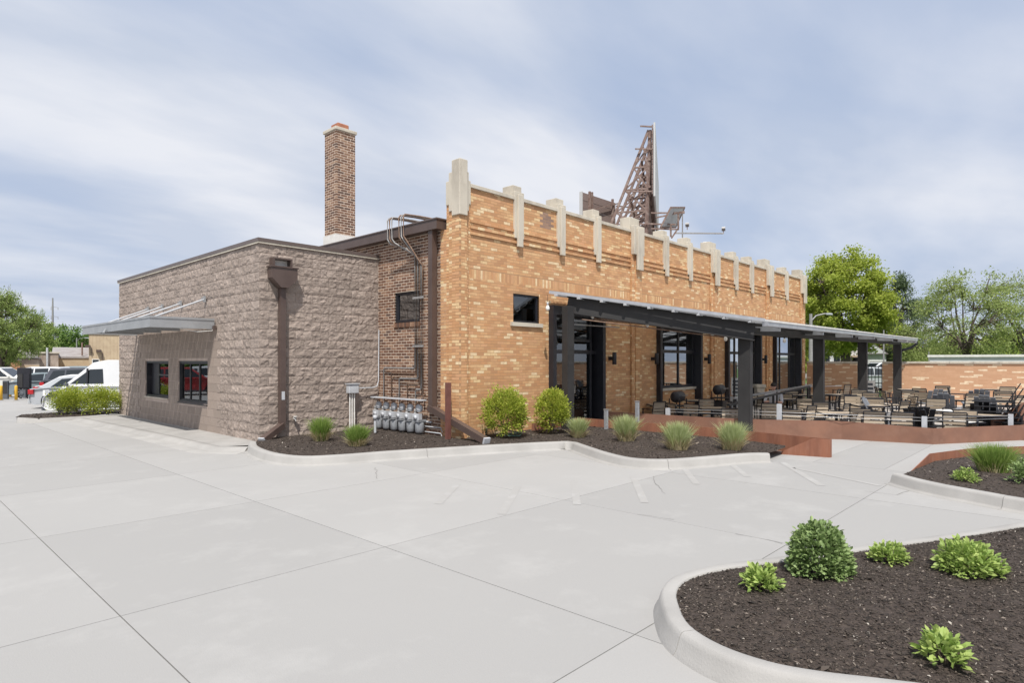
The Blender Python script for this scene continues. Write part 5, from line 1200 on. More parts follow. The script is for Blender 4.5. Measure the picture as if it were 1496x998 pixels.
for i, (px, py, rx, h, lb) in enumerate([(469, 645, .25, .47, 'green grass tuft by the block wall left of the electrical box'), (522, 652, .26, .42, 'grass tuft with straw base below the electrical conduits'), (845, 639, .24, .42, 'grass tuft in front of the first black doorway column'), (914, 645, .27, .52, 'grass tuft right of the short grey post at the rusty wall'), (990, 657, .30, .52, 'tall pale grass tuft in the middle of the front bed'), (1070, 657, .29, .50, 'rightmost grass tuft of the front bed near the thick column')]):
    p = G(px, py, .15); p.z = hz1((p.x, p.y))-.01; tuft(p, rx, h, 1500, L_blade if i > 1 else L_bladeg, lb, 40+i, .45, tg)
p = G(1452, 689, .15); tuft((p.x, p.y, .13), .42, .42, 2200, L_bladeg, 'wide dense green grass clump in the right hand bed', 50, .08, None, .008)
# broad-leaved perennials of the island, real curved leaves on short stalks
def leafplant(name, loc, rx, h, n, L0, m, label, seed, cat='plant', dome=.6, aspect=.5, group=None):
    t = empty(name, loc, label, cat, group); g = np.random.default_rng(seed)
    u = g.uniform(0, 1, n); a = g.uniform(0, 2*PI, n); el = np.arcsin(g.uniform(.02, 1, n)); rr = g.uniform(dome, 1.02, n)
    nC = max(14, n//11); ci = g.integers(0, nC, n); ca = g.uniform(0, 2*PI, nC); ce = np.arcsin(g.uniform(.03, 1, nC))
    a = ca[ci]+g.normal(size=n)*.16; el = np.clip(ce[ci]+g.normal(size=n)*.14, .0, 1.57)
    N_ = np.stack([np.cos(a)*np.cos(el), np.sin(a)*np.cos(el), np.sin(el)], 1)
    bumpf = 1+.07*np.sin(ca[ci]*5+ce[ci]*7)
    C = N_*rr[:, None]*bumpf[:, None]*np.array([rx, rx, h*.92]); C[:, 2] = C[:, 2]+.015
    d = N_*.8+g.normal(size=(n, 3))*.42; d[:, 2] += .38; d /= np.linalg.norm(d, axis=1)[:, None]
    q = g.normal(size=(n, 3))*.5+np.array([0, 0, 1]); s = np.cross(d, q); s /= np.linalg.norm(s, axis=1)[:, None]+1e-9; nn = np.cross(s, d)
    L_ = (L0*g.uniform(.65, 1.25, n))[:, None]; W_ = L_*aspect; dr = -nn*L_*.16
    B = C; Sp = C+d*L_*.5; T = C+d*L_+dr*1.2
    l1 = C+d*L_*.28+s*W_*.42+nn*L_*.07; r1 = C+d*L_*.28-s*W_*.42+nn*L_*.07; l2 = C+d*L_*.68+s*W_*.45+nn*L_*.05+dr*.5; r2 = C+d*L_*.68-s*W_*.45+nn*L_*.05+dr*.5
    V = np.stack([B, r1, Sp, l1, r2, T, l2], 1).reshape(-1, 3); k = np.arange(n)[:, None]*7
    Fq = np.concatenate([k+np.array([[0, 1, 2, 3]]), k+np.array([[2, 1, 4, 5]]), k+np.array([[2, 5, 6, 3]])]); link('foliage', fastmesh('foliage', V, Fq, m), t)
    b = MB(); rd = random.Random(seed)
    for i in range(14):
        a_ = rd.uniform(0, 2*PI); e = rx*rd.uniform(.3, .75); b.tube([(0, 0, -.02), (e*.5*math.cos(a_), e*.5*math.sin(a_), h*.3), (e*math.cos(a_), e*math.sin(a_), h*rd.uniform(.4, .75))], [.005, .004, .002], 5)
    b.build('stem', M['twig'], t); return t
def onbed(px, py, hz, z=.17):
    p = G(px, py, z); p.z = hz((p.x, p.y)) if hz else z; return p
p = onbed(1196, 832, hz2); leafplant('leafy_shrub', p, .225, .385, 4200, .038, L_dark, 'large dense dome-shaped dark green shrub at the head of the island bed', 61, 'shrub', .72, .58)
for i, (px, py, rx, h, n, L0, m, lb, sd) in enumerate([(1113, 857, .125, .16, 620, .043, L_bright, 'small bright green leafy plant left of the big shrub near the kerb', 62), (1299, 815, .135, .145, 700, .038, L_bright, 'small light green plant by the kerb right of the big shrub', 63), (1415, 834, .22, .235, 1700, .045, L_bright, 'broad spreading light green plant at the right of the island bed', 64), (1378, 962, .11, .16, 300, .052, L_bright, 'small bright green leafy plant alone in the foreground mulch', 65)]):
    p = onbed(px, py, hz2); leafplant('leafy_plant', p, rx, h, n, L0, m, lb, sd, 'plant', .45, .52, 'young plants in the island bed')
p = onbed(1411, 700, hz3); leafplant('leafy_plant', p, .15, .17, 520, .04, L_bright, 'small pale green plant left of the wide grass clump', 66, 'plant', .35)
p = onbed(1500, 705, hz3); leafplant('leafy_shrub', p, .22, .30, 900, .045, L_dark, 'dark green shrub cut off by the right edge of the picture', 67, 'shrub', .4)
# ================================================================ TREES
def tree(name, loc, h, cz, rx, rz_, m, n, size, seed, label, trunk_r=.3, fork=.25, limbs=9, tips=90, spread=.09, aspect=.6, shape=None, up=.0, lean=0, twigs=True, group=None, cat='tree', droop=0, wob=.22):
    t = empty(name, loc, label, cat, group); g = random.Random(seed); gn = np.random.default_rng(seed)
    b = MB(); zf = h*fork
    b.tube([(0, 0, -.2), (0, 0, .15), (lean*.3, 0, zf*.6), (lean*.5, 0, zf)], [trunk_r*1.35, trunk_r*1.05, trunk_r*.85, trunk_r*.8], 12); b.build('trunk', M['bark'], t)
    lb = MB(); pts = []; L = []
    for i in range(limbs):
        a = 2*PI*i/limbs+g.uniform(-.4, .4); e = g.uniform(.15, .95); zz = cz+rz_*g.uniform(-.5, .75)
        end = Vector((math.cos(a)*rx*e*.75, math.sin(a)*rx*e*.75, zz)); st = Vector((lean*.5, 0, zf*g.uniform(.75, 1.0))); mid = st.lerp(end, .5)+Vector((g.uniform(-.1, .1)*rx, g.uniform(-.1, .1)*rx, rz_*.12))
        P_ = [st, st.lerp(mid, .5)+Vector((0, 0, .05*h*.5)), mid, mid.lerp(end, .6), end]; lb.tube(P_, [trunk_r*.5, trunk_r*.4, trunk_r*.28, trunk_r*.16, trunk_r*.07], 6); L += [(p, k) for k, p in enumerate(P_) if k > 1]
    tp = []
    while len(tp) < tips:
        d = Vector((g.gauss(0, 1), g.gauss(0, 1), g.gauss(0, 1))).normalized(); r = g.uniform(.35, 1)**.45
        q = Vector((d.x*rx*r, d.y*rx*r, d.z*rz_*r))
        if shape: s_ = shape(q.z/rz_); q.x *= s_; q.y *= s_
        nz = noise.noise(Vector((q.x/rx*2.1+seed, q.y/rx*2.1, q.z/rz_*2.1)))
        q *= 1+wob*nz; q.z += cz
        if nz < -.42: continue
        near = min(L, key=lambda s: (s[0]-q).length)[0]; m_ = near.lerp(q, .5)+Vector((0, 0, .04*rz_-droop))
        lb.tube([near, m_, q], [trunk_r*.12, trunk_r*.08, trunk_r*.03], 4); tp.append((near, m_, q))
    lb.build('limb', M['bark'], t)
    k = n//tips; C = []; Dr = []
    for near, m_, q in tp:
        w_ = g.uniform(.5, 1.5); kk = int(k*w_); c = np.array(q); sp = spread*rx*g.uniform(.8, 1.3)
        x = gn.normal(size=(kk, 3))*sp; x[:, 2] *= .65; C.append(c+x); k2 = kk//4; u = gn.uniform(.2, 1, (k2, 1)); C.append(np.array(m_)*(1-u)+c*u+gn.normal(size=(k2, 3))*sp*.5)
    C = np.concatenate(C); V, Fq = leaves(C, size, aspect, up, gn); link('crown', fastmesh('crown', V, Fq, m), t)
    return t
def at(px, f, z=0): p = D(px, f); p.z = z; return p
tree('maple_tree', at(1235, 58, -.2), 13, 7.5, 4.1, 4.9, L_maple, 38000, .25, 71, 'big round bright green maple behind the end of the brick building', .5, .25, 11, 250, .085, wob=.12)
tree('pine_tree', at(1312, 70, -.2), 12.5, 6.8, 3.3, 5.0, L_pine, 15000, .26, 72, 'dark ragged pine between the maple and the airy trees', .35, .5, 9, 90, .11, .35, shape=lambda v: .95-.6*max(0, v))
tree('airy_tree', at(1413, 48, -.02), 8.8, 5.1, 3.6, 3.7, L_locust, 12500, .17, 73, 'airy light green tree with a short forked trunk above the garden wall', .26, .22, 11, 200, .085, .5)
tree('airy_tree', at(1497, 50, -.02), 9, 5.4, 3.1, 3.7, L_locust, 10000, .17, 74, 'airy light green tree cut by the right edge of the picture', .24, .3, 10, 170, .09, .5)
tree('airy_tree', at(1352, 66, -.02), 6.2, 3.4, 3.5, 2.4, L_locust, 8500, .20, 78, 'lower light green tree behind the end of the canopy roof', .2, .2, 9, 120, .11, .5)
tree('street_tree', at(1300, 78, -.02), 7, 4.6, 3.0, 2.4, L_maple, 5000, .25, 79, 'green tree before the pale houses, seen under the canopy', .3, .4, 8, 70, .1, .5)
tree('airy_tree', at(1190, 62, -.2), 8, 4.6, 2.6, 3.4, L_maple, 5000, .24, 75, 'darker green tree close behind the corner of the brick building', .3, .3, 8, 80, .12)
for i, (px, f, r, h) in enumerate([(1385, 62, 3, 2.6), (1440, 60, 3.6, 2.5), (1478, 62, 3.2, 2.6), (1345, 70, 3.4, 2.9), (1310, 74, 2.6, 2.6)]):
    q = at(px, f, -.05); bush('hedge_shrub', q, r, h, 3600, .22, [L_lime, L_bright][i % 2] if i in (1, 2) else L_locust, 80+i, ['green hedge shrub behind the forked tree trunk', 'yellow green hedge shrub right of the forked tree trunk', 'yellow green hedge shrub towards the right edge of the picture', 'green hedge shrub left of the forked tree', 'green shrub behind the end column of the canopy'][i], 'shrub', 'shrubs behind the garden wall', clumps=50, spread=.2, stems=5)
tree('left_tree', at(2, 50, -.3), 8.5, 4.6, 3.3, 3.1, L_left, 24000, .17, 76, 'fine leaved upright tree with whippy shoots at the left edge', .2, .12, 14, 300, .055, .38, shape=lambda v: .85 if v < .1 else .95-.45*v, up=.9)
b = MB(); t_ = bpy.data.objects['left_tree']; g = random.Random(4); C = []
for i in range(46):
    a = g.uniform(0, 2*PI); r0 = g.uniform(.4, 2.6); z0 = 5.9-r0*.35+g.uniform(-1, .5); l = g.uniform(1.5, 2.9)*(1-r0*.1); p0 = Vector((r0*math.cos(a), r0*math.sin(a), z0)); p1 = p0+Vector((math.cos(a)*l*.42, math.sin(a)*l*.42, l*.85)); b.tube([p0, p0.lerp(p1, .5)-Vector((math.cos(a), math.sin(a), 0))*.06, p1], [.02, .015, .007], 4)
    for k in range(50): u = g.uniform(.1, 1); C.append(tuple(p0.lerp(p1, u)+Vector((g.gauss(0, .05), g.gauss(0, .05), g.gauss(0, .05)))))
b.build('whip_shoot', M['twig'], t_); V, Fq = leaves(np.array(C), .13, .38, .8); link('shoot_leaves', fastmesh('shoot_leaves', V, Fq, L_left), t_)
tree('rear_tree', at(100, 95, -.3), 8.0, 4.4, 3.6, 3.0, L_green, 7000, .3, 77, 'rounded green tree beyond the low buildings right of the pylon', .3, .3, 8, 90, .12)
tree('rear_tree', at(38, 80, -.3), 9, 5.0, 3.4, 3.0, L_left, 7000, .28, 90, 'green tree behind the upright left tree', .3, .3, 8, 90, .12)
tree('rear_tree', at(140, 110, -.3), 7, 4.2, 4.6, 2.2, L_pine, 6000, .35, 91, 'greyish tree line clump just left of the tan building', .3, .3, 8, 80, .12)
tree('rear_tree', at(70, 120, -.3), 7, 4.0, 4.2, 2.6, L_lime, 5000, .35, 92, 'yellowish green tree at the foot of the pylon', .3, .3, 8, 80, .12)
# ================================================================ VEHICLES  (local x = forward, origin on the ground under the middle)
def vehicle(name, label, cat, L, W, lower, belt, green, paint, glassy, wheels, wr, tumble=.8, rear_glass=True, trim=None, group=None, panel=False):
    t = empty(name, (0, 0, 0), label, cat, group)
    hw = W/2
    # lower body: three cross stations for a rounded shoulder
    n = len(lower); b = MB(); vs = []; st = [(-hw*.93, 0), (-hw, 1), (hw, 1), (hw*.93, 0)]
    cz = sum(z for x, z in lower)/n; cx = 0
    for y, k in ((-hw*.9, .0), (-hw, 1.), (hw, 1.), (hw*.9, .0)):
        for x, z in lower: f_ = 1 if k else .985; vs.append((x*(1 if abs(y) < hw*.95 else .975), y, z if abs(y) < hw*.95 else (z-.035 if z > belt*.7 else z)))
    fs = [tuple(range(n)), tuple(range(3*n, 4*n))[::-1]]
    for s in range(3): fs += [(s*n+i, s*n+(i+1) % n, (s+1)*n+(i+1) % n, (s+1)*n+i) for i in range(n)]
    b.add(vs, fs); bo = b.build('body', paint, t, bevel=.012)
    # greenhouse
    m = len(green); zt = max(z for x, z in green); vs = []
    def hwz(z): return hw*(.94-(1-tumble)*(z-belt)/(zt-belt+1e-6)*1.0)
    for s in (-1, 1):
        for x, z in green: vs.append((x, s*hwz(z), z))
    MB().add(vs, [tuple(range(m)), tuple(range(m, 2*m))[::-1]]+[(i, (i+1) % m, m+(i+1) % m, m+i) for i in range(m)]).build('cabin', paint, t, bevel=.02)
    for poly in glassy:
        for s in (-1, 1):
            v = [(x, s*(hwz(z)+.006), z) for x, z in poly]; v2 = [(x, s*(hwz(z)-.01), z) for x, z in poly]; k = len(poly)
            MB().add(v+v2, [tuple(range(k)), tuple(range(k, 2*k))[::-1]]+[(i, (i+1) % k, k+(i+1) % k, k+i) for i in range(k)]).build('side_window', M['darkglass'], t)
    def endglass(p, q, nm, ins=.1):
        a = Vector((p[0], 0, p[1])); c = Vector((q[0], 0, q[1])); d = c-a; a2 = a+d*.1; c2 = c-d*.12; nrm_ = Vector((d.z, 0, -d.x)).normalized(); nrm_ = nrm_ if nrm_.x*(1 if p[0] > 0 else -1) > 0 else -nrm_
        v = []
        for P_ in (a2, c2):
            for s in (-1, 1): v.append((P_.x+nrm_.x*.008, s*(hwz(P_.z)-ins), P_.z+nrm_.z*.008))
        v2 = [(x-nrm_.x*.02, y, z-nrm_.z*.02) for x, y, z in v]
        MB().add(v+v2, [(0, 1, 3, 2), (6, 7, 5, 4), (0, 4, 5, 1), (1, 5, 7, 3), (3, 7, 6, 2), (2, 6, 4, 0)]).build(nm, M['darkglass'], t)
    fr = sorted(green, key=lambda p: -p[0]); top = [p for p in green if p[1] > zt-.09]
    endglass(fr[0], max(top, key=lambda p: p[0]), 'windscreen')
    if rear_glass: endglass(fr[-1], min(top, key=lambda p: p[0]), 'rear_window')
    for x in wheels:
        for s in (-1, 1):
            w_ = MB().lathe([(wr*.62, -.1), (wr*.95, -.1), (wr, -.06), (wr, .06), (wr*.95, .1), (wr*.62, .1)], (x, s*(hw-.09), wr), 20, 'y').build('wheel', M['rubber'], t)
            rm = MB().lathe([(wr*.62, -.07), (wr*.58, .0), (wr*.62, .07)], (x, s*(hw-.09), wr), 20, 'y')
            for k in range(6): a = 2*PI*k/6; rm.bar((x, s*(hw-.0), wr), (x+math.cos(a)*wr*.58, s*(hw-.0), wr+math.sin(a)*wr*.58), .03, .055, up=(0, 1, 0))
            rm.lathe([(.05, -.015), (.06, 0), (.05, .015)], (x, s*(hw-.0), wr), 10, 'y'); rm.build('rim', M['rim'], w_)
            MB().lathe([(wr*1.13, -.004), (wr*1.13, .004)], (x, s*(hw+.0015), wr), 24, 'y').build('wheel_arch', M['black'], t)
    xf = max(x for x, z in lower); xr = min(x for x, z in lower)
    for s in (-1, 1):
        y0, y1 = sorted((s*hw*.97, s*hw*.62)); MB().box(xf*.965-.06, xf*.965+.012, y0, y1, belt*.66, belt*.86).build('headlight', M['lampglass'], t, bevel=.01)
        y0, y1 = sorted((s*(hw+.003), s*hw*.72)); MB().box(xr*.985-.008, xr*.985+.20, y0, y1, belt*.70, belt*.92).build('tail_light', M['redlens'], t, bevel=.01)
        MB().cbox((fr[0][0]-.25, s*(hw+.07), belt+.06), (.12, .16, .12)).build('mirror', trim or paint, t, bevel=.02)
        MB().bar((xf*.55, s*(hw+.004), .28), (xr*.5, s*(hw+.004), .28), .012, .06, up=(0, 0, 1)).build('sill_trim', M['trimgrey'], t)
    MB().box(xf*.93, xf+.012, -hw*.88, hw*.88, .18, .18+.2).build('front_bumper', trim or M['trimgrey'], t, bevel=.015); MB().box(xr-.012, xr*.93, -hw*.88, hw*.88, .22, .36).build('rear_bumper', trim or paint, t, bevel=.015)
    if panel: 
        for s in (-1, 1): MB().box(-2.2, -.35, s*hw*.952-.006 if s < 0 else s*hw*.952-.006, s*hw*.952+.006, belt+.12, zt-.35).build('side_panel', paint, t, bevel=.004)
    return t
def carpaint(name, c): return mat(name, c, .3, .1, c2=tuple(x*.93 for x in c), ns=1.2, coat=.6, spec=.5)
P_white, P_silver, P_dark, P_teal, P_cream = carpaint('white_paintwork', (.72, .73, .74)), carpaint('silver_paintwork', (.42, .44, .46)), carpaint('dark_paintwork', (.07, .075, .09)), carpaint('blue_grey_paintwork', (.22, .27, .29)), carpaint('cream_paintwork', (.68, .67, .62))
def sedan(paint, label, name='parked_car', group='cars parked in the rear lot'):
    return vehicle(name, label, 'car', 4.6, 1.8, [(-2.25, .25), (-2.32, .5), (-2.25, .88), (-1.5, .95), (.9, .92), (1.9, .78), (2.25, .62), (2.3, .3), (2.1, .18), (-2.1, .18)], .92, [(-1.95, .90), (-1.25, 1.34), (-.75, 1.43), (.15, 1.42), (1.15, .88)], paint, [[(-1.45, .95), (-1.05, 1.30), (-.35, 1.36), (-.35, .95)], [(-.28, .95), (-.28, 1.36), (.2, 1.34), (.85, .95)]], [-1.42, 1.42], .33, group=group)
def suv(paint, label, group='cars parked in the rear lot'):
    return vehicle('parked_suv', label, 'suv', 4.7, 1.9, [(-2.3, .35), (-2.35, .6), (-2.3, 1.02), (-1.5, 1.06), (1.0, 1.05), (2.0, .95), (2.3, .8), (2.35, .4), (2.1, .24), (-2.1, .24)], 1.04, [(-2.2, 1.02), (-1.95, 1.62), (-1.3, 1.72), (.2, 1.70), (1.15, 1.02)], paint, [[(-1.95, 1.1), (-1.75, 1.56), (-1.2, 1.6), (-1.2, 1.1)], [(-1.12, 1.1), (-1.12, 1.6), (-.35, 1.62), (-.35, 1.1)], [(-.27, 1.1), (-.27, 1.62), (.2, 1.6), (.85, 1.1)]], [-1.45, 1.45], .37, group=group)
def setcar(o, px, f, deg, z=-.3): p = at(px, f, z); o.location = p; o.rotation_euler = (0, 0, math.radians(deg))
CR = math.degrees(math.atan2(-CB, CA))    # heading that points to the right of the picture
van = vehicle('cargo_van', 'white cargo van with dark grey bumper, nosing out left behind the low bushes', 'van', 5.3, 2.0,
    [(-2.6, .32), (-2.65, .6), (-2.6, 1.12), (1.45, 1.14), (1.75, 1.10), (2.40, .84), (2.58, .66), (2.62, .34), (2.45, .2), (-2.4, .22)], 1.12,
    [(-2.6, 1.08), (-2.58, 2.0), (-2.4, 2.13), (.35, 2.13), (.85, 2.03), (1.95, 1.04)], P_white, [[(.45, 1.2), (.5, 1.78), (.95, 1.76), (1.62, 1.2)]], [-1.6, 1.68], .36, tumble=.9, rear_glass=False, trim=M['trimgrey'], panel=True)
for s in (-1, 1): MB().bar((1.02, s*.985, 1.2), (1.02, s*.925, 1.80), .06, .03).build('window_pillar', M['black'], van)
for s in (-1, 1): MB().prism([(2.14, .66), (1.98, .96), (2.30, .88), (2.46, .70)], 'y', s*.99, s*1.008).build('headlamp_cluster', M['darkglass'], van)
setcar(van, 184, 25.3, CR+180+12)
setcar(sedan(P_silver, 'silver sedan just left of the van, showing its red tail light'), 140, 28.3, CR+12)
setcar(sedan(P_white, 'white hatchback with red tail light behind the silver sedan'), 138, 31.2, CR+12)
setcar(suv(P_dark, 'dark windowed car behind the white hatchback'), 140, 34.5, CR+12)
setcar(sedan(P_teal, 'blue grey car partly hidden by the black menu boards'), 84, 36.5, CR+10)
setcar(suv(P_white, 'white car with long glass behind the blue grey car'), 88, 41.5, CR+12)
setcar(suv(P_cream, 'white suv at the left edge of the lot'), 2, 40.0, CR+12)
setcar(suv(P_teal, 'car with a wide windscreen in the far row before the low buildings'), 112, 46, CR-75)
setcar(sedan(P_white, 'white car farthest left behind the black panel'), 22, 47, CR+12)
setcar(suv(P_white, 'white suv on the street seen through the iron gate', group='cars on the street beyond the gate'), 1283, 49, CR+180, 0)
setcar(sedan(P_silver, 'silver car parked just beyond the iron gate', group='cars on the street beyond the gate'), 1262, 38, CR+170, 0)
P_red = carpaint('red_paintwork', (.38, .03, .03))
for (x, y, a), (pt, lb) in zip([(-2.2, 41, 200), (-5.5, 45, 195), (-9, 52, 190)], [(P_red, 'red suv out to the left, seen only reflected in the sliding drive-up window'), (P_white, 'white suv out to the left, seen only reflected in the drive-up windows'), (P_silver, 'silver suv farthest out to the left, seen only reflected in the drive-up windows')]):
    o = suv(pt, lb); o.location = (x, y, -.29); o.rotation_euler = (0, 0, math.radians(a))
# menu boards and bollards
mbp = at(35.5, 34.5, -.3); t = empty('menu_board', mbp, 'large black drive-through menu board on two legs', 'menu board', rz=-.5+.25)
hh = 1.72
def face_board(t, w_, z0, z1, dp=.12): return MB().box(-w_/2, w_/2, -dp/2, dp/2, z0, z1)
t.rotation_euler = (0, 0, VA)
MB().box(-.36, .36, -.07, .07, .55, 1.72).build('board_case', M['black'], t, bevel=.01); MB().box(-.30, -.02, -.10, -.071, .62, 1.38).build('display_panel', M['char'], t); MB().box(.02, .34, -.10, -.071, .62, 1.38).build('display_panel', M['black'], t)
for x in (-.2, .2): MB().box(x-.04, x+.04, -.04, .04, 0, .55).build('leg', M['black'], t)
sp = MB().lathe([(.10, -.02), (.12, 0), (.10, .02)], (-.05, -.13, .28), 14, 'y').box(-.16, .16, -.12, -.06, .05, .5).build('speaker_post', M['trimgrey'], t)
q = at(8.5, 34.0, -.3); t = empty('order_panel', q, 'narrow dark grey order panel between the yellow bollards', 'panel', rz=VA); MB().box(-.14, .14, -.06, .06, 0, 1.02).build('panel_case', M['trimgrey'], t, bevel=.01); MB().box(-.12, .12, -.07, -.061, .3, .95).build('panel_screen', M['char'], t)
for i, (px, lb) in enumerate([(23.5, 'yellow bollard just left of the large menu board'), (1.5, 'yellow bollard at the very left edge of the picture'), (14.8, 'yellow bollard half hidden between the two dark boards')]):
    t = empty('yellow_bollard', at(px, 32.8 if i != 2 else 36, -.3), lb, 'bollard', 'yellow bollards'); MB().lathe([(.07, 0), (.07, .74), (.05, .79), (.01, .80)], n=14).build('bollard_tube', M['yellow'], t); MB().lathe([(.11, 0), (.11, .03)], n=14).build('foot', M['kerb'], t)
# ================================================================ BACKGROUND BUILDINGS
def bldg(name, px0, px1, f, ztop, depth, m, label, roofm=None, z0=-.3, gable=0, cat='building', yaw=0, px_parts=()):
    a = D((px0+px1)/2, f); w_ = (px1-px0)*f/F*1.0; t = empty(name, (a.x, a.y, z0), label, cat, rz=RA((px0+px1)/2)+yaw)
    hh = ztop-z0
    MB().box(-w_/2, w_/2, 0, depth, 0, hh).build('wall', m, t)
    rm = roofm or M['oldroof']
    if gable: 
        o = .25; MB().prism([(-w_/2-o, hh-.1), (w_/2+o, hh-.1), (0, hh+gable)], 'y', -.3, depth+.3).build('roof', rm, t)
        MB().prism([(-w_/2, hh), (w_/2, hh), (0, hh+gable*.9)], 'y', -.312, -.29).build('gable', m, t)
    else: MB().box(-w_/2-.1, w_/2+.1, -.1, depth, hh+.002, hh+.14).build('roof', rm, t)
    return t, w_, hh
def bwin(t, x, z, w_, h_, n='window'):
    f_ = MB().box(x, x+w_, -.05, -.003, z, z+.06).box(x, x+w_, -.05, -.003, z+h_-.06, z+h_).box(x, x+.06, -.05, -.003, z+.06, z+h_-.06).box(x+w_-.06, x+w_, -.05, -.003, z+.06, z+h_-.06).build(n, M['white'], t)
    MB().box(x+.06, x+w_-.06, -.03, -.008, z+.06, z+h_-.06).build('pane', M['darkglass'], f_)
t, w_, hh = bldg('tan_warehouse', 137, 205, 62, 4.45, 14, M['tan_wall'], 'tan sided building standing behind the white van, left of the block wall', M['coping_m'])
for k in range(16): MB().box(-w_/2+k*w_/16, -w_/2+k*w_/16+.02, -.02, -.002, .05, hh-.05).build('siding_rib', M['tan_wall'], t)
bwin(t, -w_/2+.25, 1.75, .62, .55)
for x, z in [(-w_/2+.0, 3.45), (-w_/2+.9, 3.0)]: MB().box(x-.3, x+.12, -.45, -.02, z, z+.22).bar((x+.2, -.1, z), (x+.2, -.1, z-.8), .06).build('wall_lamp', M['brown'], t)
t, w_, hh = bldg('low_warehouse', 82, 138, 66, 2.1, 12, M['tan_wall'], 'low tan building with a faded grey sloping roof, behind the parked cars', M['greyroof'])
MB().prism([(-.1, hh+.15), (5, hh+1.25), (6, hh+.15)], 'x', -w_/2, w_/2).build('sloping_roof', M['greyroof'], t)
MB().tube([(.6, .2, hh+.3), (.6, .2, hh+1.7)], .08, 8).build('vent_pipe', M['rust'], t)
t, w_, hh = bldg('painted_brick_building', 54, 82, 60, 2.55, 9, M['oldbrick'], 'old peeling white painted brick building with bricked-up arches', M['stone'])
for k in range(2): MB().box(-.6+k*.8, -.2+k*.8, -.015, -.002, .6, 1.9).build('blocked_arch', M['oldbrick'], t)
MB().tube([(.05, -.2, .0), (.05, -.2, 3.4)], .09, 8).build('vent_pipe', M['boxgrey'], t)
t, w_, hh = bldg('painted_brick_building', 26, 54, 58, 2.0, 9, M['oldbrick'], 'old pale brick shed with a dark shingle roof behind the menu board', M['oldroof'])
MB().prism([(-.3, hh+.1), (4.5, hh+.95), (9, hh+.1)], 'x', -w_/2-.1, w_/2-.1).build('shingle_roof', M['oldroof'], t)
MB().box(-.9, w_/2, -.018, -.003, .1, 1.7).build('door', M['tan_wall'], t)
t, w_, hh = bldg('orange_shed', 12, 27, 56, 1.85, 6, mat('orange_brick_far', (.42, .22, .12), .9, c2=(.35, .18, .1), ns=3), 'small orange brick shed low at the left behind the tree', M['oldroof'])
# steel lattice-like pylon
t = empty('power_pylon', at(77, 210, -.3), 'tall slender power pylon with three pairs of arms on the horizon', 'pylon')
MB().tube([(0, 0, 0), (0, 0, 23.6)], [.55, .2], 8).build('mast', M['galv'], t)
dx = Vector((CA, -CB, 0))
for z, l in [(20.4, 1.9), (17.2, 1.9), (13.7, 2.6)]:
    MB().bar(-dx*l*.35+Vector((0, 0, z+.25)), dx*l+Vector((0, 0, z-.1)), .12).build('arm', M['galv'], t)
    for s in (-.3, .95): MB().tube([tuple(dx*l*s+Vector((0, 0, z-.05))), tuple(dx*l*s+Vector((0, 0, z-.9)))], .07, 6).build('insulator', M['galv'], t)
# street lamps and poles
def lamp(px, f, ztop, arm, label, z0=0, r=.09, name='street_lamp', cat='street lamp'):
    t = empty(name, at(px, f, z0), label, cat); MB().tube([(0, 0, 0), (0, 0, ztop-z0)], [r*1.25, r*.8], 10).build('pole', M['galv'], t)
    if arm:
        e = dx*arm; MB().tube([(0, 0, ztop-z0-.5), tuple(e*.3+Vector((0, 0, ztop-z0-.12))), tuple(e*.75+Vector((0, 0, ztop-z0))), tuple(e+Vector((0, 0, ztop-z0)))], r*.4, 7).build('arm', M['galv'], t)
        MB().cbox(tuple(e*1.05+Vector((0, 0, ztop-z0-.02))), (.5, .25, .12)).build('lamp_head', M['boxgrey'], t, bevel=.02)
    return t
lamp(1184.5, 40, 4.85, 1.15, 'street lamp with a curved arm just right of the brick building corner', r=.12)
lamp(112, 90, 5.2, 1.4, 'distant double armed lamp before the green trees at the left', -.3)
lamp(1291, 44, 4.0, 0, 'thin white pole rising behind the iron gate', r=.05, name='pole', cat='pole')
lamp(1357, 46, 2.5, 0, 'short thin white pole above the garden wall left of the forked tree', r=.04, name='pole', cat='pole')
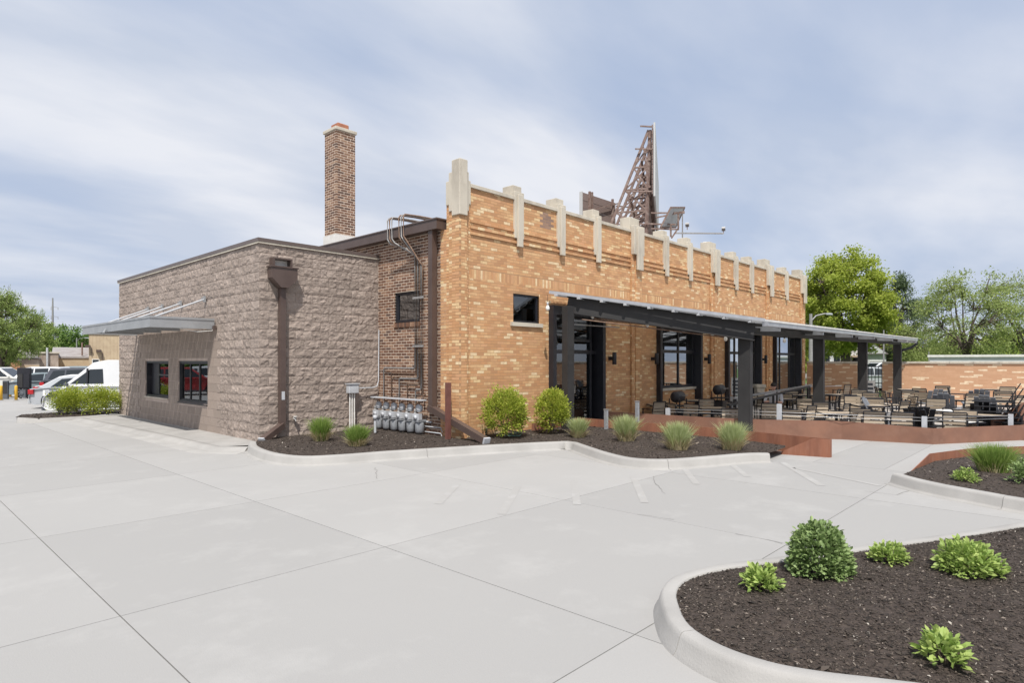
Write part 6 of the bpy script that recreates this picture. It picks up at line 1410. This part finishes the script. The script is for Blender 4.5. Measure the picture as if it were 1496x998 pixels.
# houses seen below the canopy
def house(px0, px1, f, ze, g_, m, label, roof=None, depth=8, wins=()):
    t, w_, hh = bldg('house', px0, px1, f, ze, depth, m, label, roof or M['oldroof'], z0=0, gable=g_, cat='house')
    for x, z, a, b_ in wins: bwin(t, x*w_, z, a, b_)
    return t, w_, hh
house(1196, 1234, 74, 3.6, 2.2, M['siding'], 'white gabled house left of the maple trunk, seen under the canopy', wins=[(-.3, 1.6, .8, 1.2), (.05, 1.6, .8, 1.2), (-.1, 4.0, .6, .8)])
t, w_, hh = house(1240, 1282, 80, 4.3, 1.9, M['siding'], 'pale two storey house with a porch right of the maple trunk', wins=[(-.35, 1.0, .9, 1.3), (-.05, 3.0, .7, 1.0), (.2, 3.0, .7, 1.0), (.22, 1.0, .8, 1.2)])
MB().box(-w_*.55, w_*.1, -1.6, -.06, 2.3, 2.5).box(-w_*.5, -w_*.45, -1.5, -1.4, 0, 2.3).box(w_*.02, w_*.07, -1.5, -1.4, 0, 2.3).build('porch', M['tan_wall'], t)
t, w_, hh = house(1286, 1322, 72, 3.9, 1.4, M['redhouse'], 'dark red house with a white porch right of the thin pole', wins=[(-.3, 2.4, .8, 1.1), (.1, 2.4, .8, 1.1)])
MB().box(-w_*.5, w_*.5, -1.5, -.06, 1.95, 2.15).box(-w_*.45, -w_*.4, -1.4, -1.3, 0, 1.95).box(w_*.35, w_*.4, -1.4, -1.3, 0, 1.95).build('porch', M['white'], t)
house(1262, 1292, 64, 2.6, 1.0, M['siding'], 'small pale garage in front of the two storey house', wins=[(-.2, .6, 1.2, 1.2)])
t, w_, hh = bldg('white_flat_building', 1374, 1530, 36, 2.03, 4, M['siding'], 'long low white flat roofed building behind the garden wall', M['white'], z0=0)
for k in range(6): bwin(t, -w_/2+.6+k*1.35, .5, .9, .7)
t, w_, hh = bldg('dark_roof_shelter', 1496, 1530, 40, 1.9, .5, M['black'], 'dark little roofed shelter at the right edge above the garden wall', M['black'], z0=0, gable=.45, cat='shelter')
